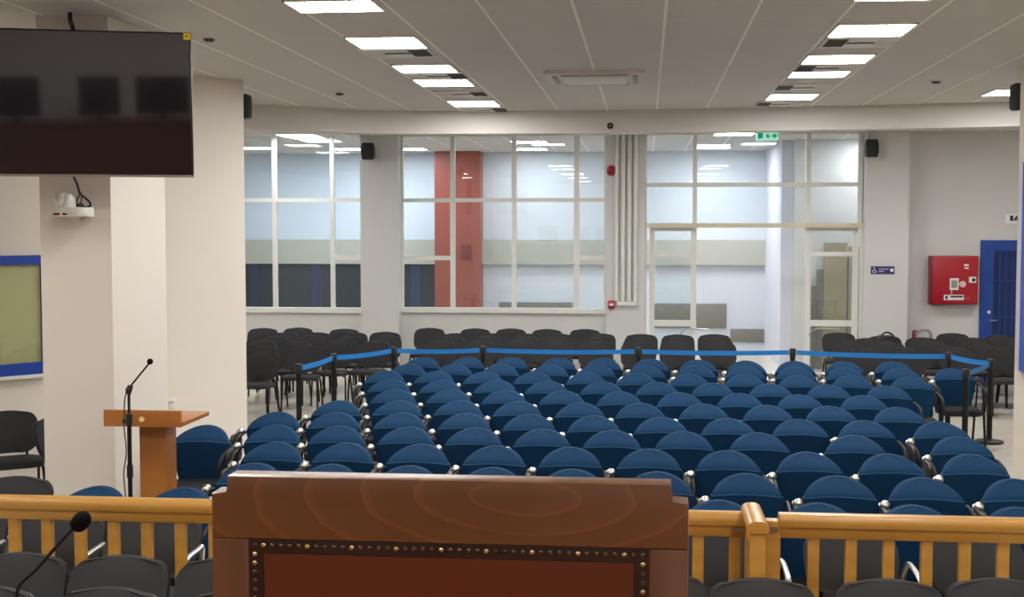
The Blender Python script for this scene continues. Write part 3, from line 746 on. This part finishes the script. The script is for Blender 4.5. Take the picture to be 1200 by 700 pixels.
# ------------------------------------------------------------------ black chairs
def make_iso(name, m, arm=False, Zb=.50):
    t = thing(name, 'x', 'chair')
    ZT = .85
    def half(z):
        d = ZT - z; w = .245
        if d < .11: w = .15 + .095 * math.sqrt(max(0, 1 - ((.095 - min(d, .095)) / .095) ** 2))
        e = z - Zb
        if e < .13: w = min(w, .105 + .14 * math.sqrt(max(0, 1 - ((.13 - e) / .13) ** 2)))
        return w
    def front(u, z):
        v = (z - Zb) / (ZT - Zb)
        bulge = .018 * (1 - abs(u) ** 4) * (1 - abs(2 * v - 1) ** 4)
        return .15 + .12 * v - .035 * u * u - bulge, -.012 * u * u * (v > .5)
    zs = [Zb, Zb + .006, Zb + .015, Zb + .03, Zb + .05, Zb + .08, .64, .70, .74, .765, .785, .805, .822, .836, .845, ZT]
    bm = NB(); pad(bm, zs, half, front, .035, 16); obj('backrest', bm, m, t, angle=60)
    bm = NB(); pad(bm, [z * .965 + .02 for z in zs], lambda z: half(min(ZT, max(Zb, z))) - .004 + .006, lambda u, z: (front(u, z)[0] + .03, front(u, z)[1]), .018); obj('back_shell', bm, M_black_plastic, t, angle=60)
    bm = NB(); prism(bm, rrect(.47, .43, .09), .425, .475, 'Z', .02); o = obj('seat', bm, m, t); o.location = (0, -.05, 0)
    for s in (-1, 1):
        tubeo('leg', curve([(s * .19, -.16, .415), (s * .228, -.19, .40), (s * .24, -.24, .012)], 4), .013, M_black_metal, t, 8)
        tubeo('leg', curve([(s * .19, .08, .415), (s * .228, .1, .40), (s * .24, .23, .012)], 4), .013, M_black_metal, t, 8)
    for s in (-1, 1):
        tubeo('back_support', curve([(s * .14, .02, .42), (s * .15, .17, .43), (s * .15, .215, .55), (s * .15, .235, .62)], 4), .012, M_black_metal, t)
    if arm:
        bm = NB()
        tube(bm, curve([(.25, .18, .58), (.275, .14, .70), (.285, .06, .715), (.285, -.17, .70), (.28, -.2, .66), (.27, -.19, .45)]), .016, 8, .7)
        obj('armrest', bm, M_chrome, t)
    return t
ISO = make_iso('conference_chair', M_black_fab); ISO['group'] = 'black conference chairs at the rear'
ISO_used = [False]
def place_iso(px, py, label, rot=None, proto=None, flag=None, group=None, zt=.85, back=.27):
    proto = proto or ISO; flag = ISO_used if flag is None else flag
    p = PZ(px, py, zt)
    rot = random.uniform(-.05, .05) if rot is None else rot
    off = Matrix.Rotation(rot, 3, 'Z') @ Vector((0, back, 0))
    loc = (p.x - off.x, p.y - off.y, 0)
    if not flag[0]:
        flag[0] = True; proto.location = loc; proto.rotation_euler = (0, 0, rot); proto['label'] = label; o = proto
    else: o = dup(proto, loc, rot, label)
    if group: o['group'] = group
    return o
def block(rows, side, group):
    for j, row in enumerate(rows):
        rn = 'rearmost row' if j == 0 else ('front row' if j == len(rows) - 1 else ORD[j] + ' row from the back')
        for i, it in enumerate(row):
            pos = 'leftmost' if i == 0 else ('rightmost' if i == len(row) - 1 else ORD[i] + ' from left')
            place_iso(it[0], it[1], 'black chair, %s, %s of the %s black block' % (pos, rn.replace('from the back', 'from back'), side), it[2] if len(it) > 2 else None, group=group)
block([[(309, 384.7), (350, 384.2), (404, 385.6)],
       [(332, 390), (371, 389.8), (413, 389.6), (452, 389.2)],
       [(320, 394), (362.5, 393.2), (406, 394.2), (452, 393.6)],
       [(305, 399), (346, 400.3)],
       [(307, 405.5), (394, 401), (438, 400)],
       [(308, 412.2), (357.5, 404.8, .10)]], 'left', 'black chairs of the left block')
block([[(504, 384.6), (557.5, 385.2), (599, 385.2), (641.5, 386), (686, 386)],
       [(535, 390.8), (577, 391), (617, 391.3), (655, 391.4), (702.5, 391), (751.5, 391.8), (794.5, 392.3), (837, 391.9)],
       [(527, 395.2), (569, 395), (614, 395.2), (655, 395.4), (699, 395.6), (750, 396.2), (794, 396.6), (839, 396)],
       [(515, 399.8), (560.5, 400.4), (607.5, 400.4), (651, 400.8), (698.5, 401), (748.5, 401.2), (793.5, 401.4), (842, 401.2)]], 'centre', 'black chairs of the centre block')
block([[(982.7, 390.2), (1036, 393.5), (1116, 390.7), (1172, 393)],
       [(1017, 396.5), (1080, 395.8), (1139, 396)],
       [(996, 400.2), (1039, 400.4), (1097, 400.8), (1147, 401.4), (1190, 402)],
       [(1017, 408.6), (1063, 407.4), (1122, 407.4), (1173, 408.2)]], 'right', 'black chairs of the right block')
# grey chairs behind and in front of the rail
GREY = make_iso('charcoal_chair', M_grey_fab); GREY['group'] = 'charcoal chairs before the rail'; gf = [False]
for px, py, l in ((25, 649, 'charcoal chair leftmost in front of the rail, behind the gooseneck microphone'), (144, 652.3, 'charcoal chair in front of the left rail, whole rounded back visible'), (268, 655, 'charcoal chair in front of the rail, half hidden by the throne back'),
                  (768, 672, 'charcoal chair peeking out right of the throne back, front of the rail'), (892, 679.5, 'charcoal chair in front of the gate post'), (1041, 680.5, 'charcoal chair second from right in front of the right rail'), (1170, 679.5, 'charcoal chair rightmost in front of the right rail'),
                  (-14, 688, 'nearest charcoal chair in the bottom left corner'), (132, 690, 'nearest charcoal chair in the middle of the bottom left'), (283, 694, 'nearest charcoal chair beside the left edge of the throne back')):
    place_iso(px, py, l, None, GREY, gf)
ARM = make_iso('charcoal_armchair', M_grey_fab, True, .545); ARM['group'] = 'charcoal armchairs behind the rail'; af = [False]
for px, py, l in ((-36, 598, 'charcoal armchair cut off at the left edge behind the rail'), (78, 600.5, 'charcoal armchair with chrome arm behind the left rail, leftmost whole one'), (190, 603, 'charcoal armchair with chrome arm behind the rail, nearest the throne left side'),
                  (850, 617.5, 'charcoal armchair behind the short rail between throne and gate'), (995, 621, 'charcoal armchair behind the right rail, next to the gate'), (1140, 624.5, 'charcoal armchair behind the right rail, rightmost')):
    place_iso(px, py, l, 0, ARM, af)
place_iso(22, 559, 'charcoal chair at the far left, its top showing above the rail', 0, GREY, gf, 'charcoal chairs on the left side')
place_iso(8, 482, 'black chair turned sideways under the blue-framed window', .6, ISO, None, 'black chairs by the left wall')
place_iso(62, 489, 'black chair mostly hidden behind the left pillar', 1.2, ISO, None, 'black chairs by the left wall')

# ------------------------------------------------------------------ belt barrier
POSTS = [(350, 426.5, 'nearest on the left side'), (391, 414.5, 'second on the left side'), (461, 406.5, 'at the left back corner'), (566, 406, 'left one along the back'),
         (748, 407.5, 'middle one along the back'), (929, 408.5, 'in front of the right glass leaf'), (1112, 413, 'at the right back'), (1161, 421, 'rightmost, with its round base visible'), (1132, 432.5, 'nearest on the right side')]
PH = .96
pp = [PZ(x, y, PH) for x, y, _ in POSTS]
for i, (p, (x, y, l)) in enumerate(zip(pp, POSTS)):
    t = thing('barrier_post', 'black belt barrier post, ' + l, 'barrier post', (p.x, p.y, 0), 0, 'black belt barrier posts')
    bm = NB(); lathe(bm, [(.155, 0), (.16, .012), (.155, .028), (.07, .045), (.034, .05)], 28); obj('base', bm, M_black_plastic, t)
    bm = NB(); lathe(bm, [(.031, .045), (.031, PH - .09)], 18); obj('pole', bm, M_black_metal, t)
    bm = NB(); lathe(bm, [(.036, PH - .1), (.04, PH - .09), (.04, PH - .01), (.034, PH)], 18); obj('belt_head', bm, M_black_plastic, t)
    if i < len(pp) - 1:
        d = pp[i + 1] - p; d.z = 0; L = d.length; d.normalize(); nn = Vector((-d.y, d.x, 0))
        bm = NB(); N = 12; va = []
        for k in range(N + 1):
            s = .045 + (L - .09) * k / N; sag = -.015 * 4 * (k / N) * (1 - k / N)
            c = d * s
            va.append([bm.verts.new(c + nn * o + Vector((0, 0, zz + sag))) for o, zz in ((-.002, PH - .078), (.002, PH - .078), (.002, PH - .022), (-.002, PH - .022))])
        for k in range(N):
            for q in range(4): bm.faces.new((va[k][q], va[k][(q + 1) % 4], va[k + 1][(q + 1) % 4], va[k + 1][q]))
        bm.faces.new(va[0]); bm.faces.new(va[-1][::-1])
        obj('belt', bm, M_belt, t, smooth=False)

# ------------------------------------------------------------------ bag, extinguishers
p = PZ(1036, 388.5, .93)
t = thing('black_bag', 'black bag slung on a black chair near the right pillar', 'bag', (p.x, p.y - .18, 0))
bm = NB(); pad(bm, [.47, .5, .6, .7, .78, .84, .88], lambda z: .2 if z < .7 else .2 - .12 * ((z - .7) / .18) ** 1.5, lambda u, z: (-.12 + .06 * u * u, 0), .22); obj('bag_body', bm, M_black_fab, t)
tubeo('bag_handle', curve([(-.15, 0, .80), (-.05, 0, .90), (.0, 0, .93), (.08, 0, .90), (.16, 0, .79)]), .014, M_black_plastic, t)
p = PY(1063, 396, YW - .3)
t = thing('fire_extinguisher', 'red fire extinguisher with grey hose behind the right black chairs', 'fire extinguisher', (p.x + .12, YW - .22, 0))
zt = PY(1063, 388, YW - .22).z
bm = NB(); lathe(bm, [(.02, 0), (.08, .01), (.085, .05), (.085, zt - .2), (.06, zt - .13), (.03, zt - .1)], 20); obj('cylinder', bm, M_red, t)
bm = NB(); lathe(bm, [(.025, zt - .1), (.03, zt - .04), (.02, zt - .01)], 14); box(bm, -.02, .1, -.015, .015, zt - .02, zt + .01); obj('valve', bm, M_dark_red, t)
tubeo('hose', curve([(.02, -.02, zt - .05), (.1, -.06, zt + .01), (.22, -.05, zt + .0), (.25, -.03, zt - .15), (.1, -.09, zt - .5)]), .024, M_grey_plastic, t)

# ------------------------------------------------------------------ lectern and microphone stand
ZL = 8.55
pl = PD(121, 482, ZL); prr = PD(215, 483, ZL)
xm = (PD(166, 540, ZL + .25).x + PD(199, 540, ZL + .25).x) / 2
zt_, zb_ = PD(168, 480.5, ZL).z, PD(168, 500, ZL).z
ly = pl.y
t = thing('lectern', 'orange-brown wooden lectern with flat top in front of the left pillar', 'lectern', (xm, ly + .3, 0))
a0, a1 = PD(121, 490, ZL).x - xm, PD(215, 490, ZL).x - xm
boxo('front_lip', (a0, a1, -.3, -.275, zb_, zt_), M_lectern, t, .003)
boxo('desktop', (a0, a1, -.275, .26, zb_, zb_ + .03), M_lectern, t, .003)
pw = .19 / 2
bm = NB(); box(bm, -pw, pw, -.09, .1, .04, zb_, .003); obj('post', bm, M_lectern, t)
boxo('foot', (-.25, .25, -.22, .24, 0, .04), M_lectern, t, .004)
bm = NB(); lathe(bm, [(.018, -.3), (.018, -.308), (.01, -.312)], 18, center=(PD(168, 491, ZL).x - xm, 0, PD(168, 491, ZL).z), axis='Y'); obj('button', bm, M_knobcream, t)
ZM = 8.2
mp = PD(152.5, 560, ZM)
t = thing('microphone_stand', 'black microphone stand with angled boom in front of the lectern', 'microphone stand', (mp.x, mp.y, 0))
def ml(px, py): q = PD(px, py, ZM); return Vector((q.x - mp.x, q.y - mp.y, q.z))
bm = NB(); lathe(bm, [(.13, 0), (.13, .02), (.03, .035), (.015, .04)], 24); obj('base', bm, M_black_metal, t)
z1_ = ml(152.5, 494).z
tubeo('lower_tube', [(0, 0, .03), (0, 0, z1_)], .014, M_black_metal, t, 12)
tubeo('upper_tube', [(0, 0, z1_ - .05), ml(151, 458)], .009, M_black_metal, t, 10)
bm = NB(); tube(bm, [(0, 0, ml(152, 560).z), (0, 0, ml(152, 545).z)], .02, 12); tube(bm, [(0, 0, z1_ - .02), (0, 0, z1_ + .05)], .022, 12); box(bm, -.04, 0, -.012, .012, z1_ - .01, z1_ + .02); obj('clutch', bm, M_black_plastic, t)
bm = NB(); ball(bm, ml(151, 457), .022); tube(bm, [ml(150, 462), ml(153, 452)], .018, 10); obj('boom_joint', bm, M_black_plastic, t)
tubeo('boom', [ml(149.5, 457), ml(174, 427)], .006, M_black_metal, t)
mic = NB(); e = ml(175.8, 424); ball(mic, e, .02); o = obj('microphone', mic, M_foam, t)
tubeo('microphone_cable', curve([ml(149, 458), ml(146, 470), ml(145.5, 500), ml(148, 530), ml(145, 555), ml(147, 580), ml(150, 610)]), .004, M_cable, t, 6)

# ------------------------------------------------------------------ television, camera on the pillar
Rm = PD(225.3, 124, 8.72); L0 = PD(0, 119, 8.5)
dv = (L0 - Rm); dv.z = 0; dv.normalize()
TH = 168 * 8.72 / F_PX; TW = TH * 16 / 9
rot = math.atan2(-dv.y, -dv.x)
cen = Rm + dv * TW / 2
t = thing('television', 'large black flat television hung high on the left pillar', 'television', (cen.x, cen.y, Rm.z), rot)
t.rotation_euler = (math.radians(6), 0, rot)
bm = NB(); box(bm, -TW / 2, TW / 2, .002, .05, -TH / 2, TH / 2, .006); obj('housing', bm, M_tvbezel, t)
boxo('screen', (-TW / 2 + .012, TW / 2 - .012, -.002, .004, -TH / 2 + .022, TH / 2 - .012), M_screen, t)
boxo('bottom_strip', (-TW / 2, TW / 2, -.004, .004, -TH / 2, -TH / 2 + .016), M_steel, t)
s = boxo('energy_sticker', (TW / 2 - .05, TW / 2 - .004, -.0045, -.002, TH / 2 - .048, TH / 2 - .004), M_yellow, t)
boxo('sticker_print', (TW / 2 - .036, TW / 2 - .02, -.0055, -.0045, TH / 2 - .03, TH / 2 - .02), M_sign_black, s)
inv = Matrix.Rotation(-rot, 3, 'Z')
pf = inv @ (Vector((PD(83, 120, 9.2).x, c1.y, Rm.z)) - Vector((cen.x, cen.y, Rm.z)))
bm = NB(); box(bm, pf.x - .2, pf.x + .2, .045, .07, -.2, .2); tube(bm, [(pf.x, .06, 0), (pf.x, pf.y + .01, 0)], .04, 10); obj('wall_mount', bm, M_black_metal, t)
q0 = PD(82, 17, 9.05); q0.z = ZC
q1 = PD(83, 36, 8.8)
tag(tubeo('television_cable', curve([q0, (q0.x + .015, q0.y - .03, ZC - .06), (q1.x, q1.y + .04, q1.z), (q1.x, q1.y + .06, q1.z - .2)]), .016, M_cable), 'short dark cable from the ceiling to the top of the television', 'cable')
pc = PD(84, 250, 9.0)
t = thing('pan_tilt_camera', 'white pan-tilt video camera on a bracket under the television', 'video camera', (pc.x, c1.y, pc.z))
def cl(px, py, off): # local point at distance off in front of pillar
    q = PY(px, py, c1.y - off); return Vector((q.x - pc.x, -off, q.z - pc.z))
za, zb2 = cl(83, 254, .2).z, cl(83, 243, .2).z
bm = NB(); prism(bm, rrect(.24, .21, .06, cx=cl(83, 250, .2).x, cy=-.14), za, zb2, 'Z', .012); obj('base', bm, M_white_plastic, t)
hc = cl(75, 236, .15)
bm = NB(); ball(bm, (hc.x - .01, -.15, hc.z), .062, n=20); tube(bm, [(hc.x + .03, -.15, zb2 - .01), (hc.x + .03, -.15, hc.z)], .055, 14); box(bm, hc.x - .05, hc.x + .07, -.19, -.11, zb2 - .01, zb2 + .03, .01); ball(bm, (hc.x + .03, -.15, hc.z), .055, n=16); obj('camera_head', bm, M_white_plastic, t)
bm = NB(); prism(bm, [(cl(80, 250, .1).x, za), (cl(102, 250, .1).x, za), (cl(91, 264, .1).x, cl(91, 265, .05).z)], -.1, 0, 'Y'); obj('bracket', bm, M_white_plastic, t)
boxo('front_strip', (cl(62, 250, .25).x, cl(78, 250, .25).x, -.249, -.24, cl(70, 252, .25).z, cl(70, 250, .25).z), M_sign_black, t)
boxo('status_lamp', (cl(70.5, 250, .25).x, cl(72.5, 250, .25).x, -.252, -.247, cl(70, 252, .25).z, cl(70, 250, .25).z), M_amber, t)
bm = NB(); box(bm, cl(87, 243, .12).x, cl(96, 243, .12).x, -.14, -.09, zb2, zb2 + .03, .006); obj('connector', bm, M_cable, t)
tubeo('camera_cable', curve([cl(84, 203, .12), cl(90, 215, .12), cl(94, 227, .12), cl(101, 233, .12), cl(106, 239, .12), cl(103, 243, .12), cl(94, 242, .11)]), .009, M_cable, t, 8)
tubeo('camera_cable', curve([cl(94.5, 226, .12), cl(90, 235, .13), cl(89, 241, .12)]), .006, M_cable, t, 8)
tubeo('red_camera_cable', curve([cl(95, 226, .12), cl(95.5, 234, .13), cl(94, 241, .12)]), .005, M_redcable, t, 8)

# ------------------------------------------------------------------ wooden rail and gate
YR_ = 6.28
def rx(px, py=600): return PY(px, py, YR_).x
def rz(py, px): return PY(px, py, YR_).z
zt1 = PY(120, 583, YR_).z
zcap0, zrail0 = zt1 - .062, zt1 - .118
def rail_section(x0, x1, bals, label, zb=.08):
    t = thing('wooden_rail', label, 'rail', ((x0 + x1) / 2, YR_, 0), 0, 'yellow wooden rails')
    cx = (x0 + x1) / 2; a, b = x0 - cx, x1 - cx
    bm = NB()
    prism(bm, [(-.045, zcap0), (.045, zcap0), (.05, zcap0 + .02), (.046, zt1 - .015), (.03, zt1 - .002), (0, zt1), (-.03, zt1 - .002), (-.046, zt1 - .015), (-.05, zcap0 + .02)], a, b, 'X')
    obj('handrail', bm, M_rail, t, angle=50)
    boxo('upper_rail', (a, b, -.03, .03, zrail0, zcap0), M_rail, t, .003)
    boxo('lower_rail', (a, b, -.03, .03, zb, zb + .06), M_rail, t, .003)
    for x in bals:
        boxo('baluster', (x - cx - .027, x - cx + .027, -.022, .022, zb + .05, zrail0 + .005), M_rail, t, .003)
    for x in (x0 + .04, x1 - .04):
        boxo('foot_post', (x - cx - .03, x - cx + .03, -.03, .03, 0, zb + .01), M_rail, t)
    return t
st = .1785
XA = rx(18, 640)
rail_section(XA - 5 * st, rx(800), [XA + k * st for k in range(-5, 21) if XA + k * st < rx(795)], 'long ochre wooden rail on the left, running behind the throne')
X1 = rx(818, 640)
rail_section(rx(801), rx(884), [X1, rx(861, 640)], 'short ochre rail between throne back and gate post')
XB = rx(953, 640)
rail_section(rx(912.5), XB + 9 * st, [XB + k * st for k in range(0, 9)], 'long ochre wooden rail on the right of the gate')
t = thing('gate_post', 'ochre gate post at the right rail with a metal hinge plate', 'post', (rx(905, 620), YR_, 0))
boxo('post', (-.036, .036, -.04, .04, 0, zt1 - .035), M_rail, t, .004)
bm = NB(); prism(bm, rrect(.055, .028, .013, cx=-.0, cy=zt1 - .075), -.045, -.038, 'Y'); obj('hinge_plate', bm, M_steel, t)
# gate leaf swung open towards us, seen end-on
zg = zt1 + .045
gp = PZ(889, 612, zg); gq = PZ(880.5, 590, zg)
t = thing('rail_gate', 'open ochre gate leaf with rounded cap, seen end-on at the rail gap', 'gate', (gq.x, gq.y, 0))
L_ = gq.y - gp.y
bm = NB(); prism(bm, [(-.045, zg - .055), (.045, zg - .055), (.05, zg - .03), (.04, zg - .01), (.02, zg), (-.02, zg), (-.04, zg - .01), (-.05, zg - .03)], -L_, .02, 'Y'); obj('gate_cap', bm, M_rail, t, angle=60)
boxo('gate_stile', (-.034, .034, -L_ + .012, -L_ + .08, .06, zg - .05), M_rail, t, .004)
boxo('gate_stile', (-.03, .03, -.05, .01, .06, zg - .05), M_rail, t, .004)
for zz in (.12, zg - .16): boxo('gate_rail', (-.028, .028, -L_ + .07, -.04, zz, zz + .07), M_rail, t, .003)
for k in range(1, 3): boxo('baluster', (-.022, .022, -L_ * k / 3 - .025, -L_ * k / 3 + .025, .15, zg - .12), M_rail, t)
bm = NB(); prism(bm, rrect(.06, .028, .013, cx=-.065, cy=zt1 - .08), -.04, -.033, 'Y'); o = obj('hinge_plate', bm, M_steel, t)

# ------------------------------------------------------------------ platform, bench, throne, gooseneck
PF = .75
struct(boxo('trim_3', (-4.0, 4.0, YB, 3.4, 0, PF), M_lectern))
YT = 1.88
def tp(px, py): q = PY(px, py, YT); return (q.x, q.z)
pL, pRt = tp(248, 600), tp(807, 600)
xc = (pL[0] + pRt[0]) / 2; HW = (pRt[0] - pL[0]) / 2
ztop = (tp(268, 560)[1] + tp(785, 567)[1]) / 2
zsh = (tp(257, 581)[1] + tp(797, 588)[1]) / 2
xs = (tp(786, 575)[0] - tp(266, 575)[0]) / 2
zp = (tp(293, 634)[1] + tp(762, 641)[1]) / 2
xp = (tp(762, 670)[0] - tp(293, 670)[0]) / 2
t = thing('throne_chair', 'large wooden throne with studded brown leather back, seen from behind', 'chair', (xc, YT, PF))
TK = .05
zA, zS, zP = ztop - PF, zsh - PF, zp - PF
bm = NB(); prism(bm, [(-HW, zP), (HW, zP), (HW, zS), (xs, zS), (xs, zA), (-xs, zA), (-xs, zS), (-HW, zS)], 0, TK, 'Y', .0025); obj('top_rail', bm, M_throne, t)
for s in (-1, 1):
    boxo('back_stile', (s * xp, s * HW, 0.0005, TK, 0, zP - .0005), M_throne_stile, t, .002)
boxo('back_rail', (-xp, xp, .002, TK, .30, .40), M_throne_stile, t)
boxo('leather_panel', (-xp + .018, xp - .018, .0035, .03, .40, zP - .018), M_leather, t, .003)
bm = NB(); box(bm, -xp, xp, .002, .02, zP - .022, zP); box(bm, -xp, -xp + .022, .002, .02, .40, zP - .022); box(bm, xp - .022, xp, .002, .02, .40, zP - .022); obj('panel_trim', bm, M_studtrim, t, smooth=False)
sp = .0138; n_top = int(round((2 * xp - .018) / sp))
bm = NB(); ball(bm, (0, 0, 0), .0042, sy=.7, n=10)
stud = obj('nail_stud', bm, M_stud, t); stud2 = stud.copy(); stud2.data = stud.data.copy(); stud2.data.materials[0] = M_stud_bright; C.objects.link(stud2); b2 = [False]
spots = [(-xp + .009 + (2 * xp - .018) * k / n_top, zP - .010) for k in range(n_top + 1)]
for k in range(1, 8):
    for s in (-1, 1): spots.append((s * (xp - .009), zP - .010 - k * sp))
for i, (x, z) in enumerate(spots):
    br_ = i % 5 == 1 or (i > n_top and random.random() < .4)
    o = (stud if i == 0 else stud.copy()) if not br_ else (stud2 if not b2[0] else stud2.copy())
    if br_ and not b2[0]: b2[0] = True
    elif i: C.objects.link(o)
    o.location = (x, .0015, z)
bm = NB()
for k in range(8, 60):
    for s in (-1, 1): ball(bm, (s * (xp - .009), .0015, zP - .010 - k * sp), .0042, sy=.7, n=8)
o = obj('nail_stud_rest', bm, M_stud, t); o.name = 'nail_stud_column'; o['kind'] = 'stuff'
boxo('seat', (-HW + .04, HW - .04, TK, .46, .40, .47), M_leather, t, .015)
for s in (-1, 1):
    boxo('leg', (s * HW, s * (HW - .06), .40, .46, 0, .40), M_throne_stile, t, .003)
    boxo('armrest', (s * HW, s * (HW - .07), TK, .46, .64, .69), M_throne_stile, t, .01)
    boxo('arm_post', (s * HW, s * (HW - .06), .40, .455, .40, .64), M_throne_stile, t, .003)
# bench desk in front of the throne
t = thing('bench_desk', 'brown wooden bench desk below the picture, carrying the gooseneck microphone', 'desk', (0, 2.75, PF))
boxo('desktop', (-2.4, 2.4, -.3, .3, .70, .74), M_lectern, t, .005)
boxo('front_panel', (-2.4, 2.4, .26, .3, 0, .70), M_lectern, t)
for s in (-1, 1): boxo('side_panel', (s * 2.4, s * 2.36, -.28, .26, 0, .70), M_lectern, t)
DZ = 2.55
g = lambda px, py: PD(px, py, DZ)
h = g(95.5, 610.5)
gb = g(19.5, 700); zdesk = PF + .74
t = thing('gooseneck_microphone', 'black gooseneck desk microphone with foam head at bottom left', 'microphone', (gb.x - .01, gb.y, zdesk))
def gl(px, py): q = g(px, py); return Vector((q.x - t.location.x, q.y - t.location.y, q.z - zdesk))
bm = NB(); prism(bm, rrect(.1, .13, .02), 0, .035, 'Z', .008); obj('base', bm, M_black_plastic, t)
tubeo('gooseneck', curve([(0, 0, .03), gl(17.5, 730), gl(19.5, 700), gl(24, 685), gl(43, 667), gl(65, 642), gl(87, 618)]), .0038, M_black_metal, t, 8)
bm = NB(); a = gl(87, 620); b = gl(103.5, 602)
tube(bm, [a + (b - a) * k for k in (-.06, 0, .1, .25, .5, .75, .92, 1.0)], [.004, .010, .0145, .0172, .018, .0162, .010, .004], 16); obj('foam_windscreen', bm, M_foam, t, angle=80)

# rear bench with monitors behind the camera, mirrored in the television glass
t = thing('rear_bench', 'long brown wooden bench mirrored dimly in the television glass', 'desk', (-2.0, -1.45, PF))
boxo('front_panel', (-2.4, 1.6, .22, .25, 0, 1.12), M_throne_stile, t)
boxo('desktop', (-2.4, 1.6, -.3, .3, 1.12, 1.16), M_throne_stile, t, .005)
for sx_ in (-2.4, 1.56): boxo('side_panel', (sx_, sx_ + .04, -.28, .22, 0, 1.12), M_throne_stile, t)
struct(boxo('wall_back_reflector', (XL, XR, YB, YB + .02, 1.2, ZC), mat('bright_reflector_paint', (236, 236, 240), .7)))  # unseen bright sheet added over the back wall to lift the television reflection
for x, w_, l in ((-3.3, .66, 'left'), (-2.18, .56, 'middle'), (-1.3, .76, 'right')):
    t = thing('desk_monitor', 'dark monitor mirrored in the television glass, ' + l + ' of three', 'monitor', (x, -1.45, PF + 1.16), 0, 'monitors on the rear bench')
    boxo('screen_back', (-w_ / 2, w_ / 2, 0, .04, .06, .60), M_black_plastic, t, .008)
    boxo('stand', (-.04, .04, -.03, 0, .01, .3), M_black_plastic, t); boxo('foot', (-.13, .13, -.12, .06, 0, .012), M_black_plastic, t, .004)

# ------------------------------------------------------------------ world and colour
w = bpy.data.worlds.new('world'); S.world = w; w.use_nodes = True
w.node_tree.nodes['Background'].inputs[0].default_value = (.8, .85, .9, 1); w.node_tree.nodes['Background'].inputs[1].default_value = .3
S.view_settings.view_transform = 'Standard'
S.view_settings.exposure = 0.0
S.cycles.use_denoising = True
S.cycles.max_bounces = 8; S.cycles.diffuse_bounces = 5; S.cycles.transparent_max_bounces = 16
S.cycles.sample_clamp_indirect = 5
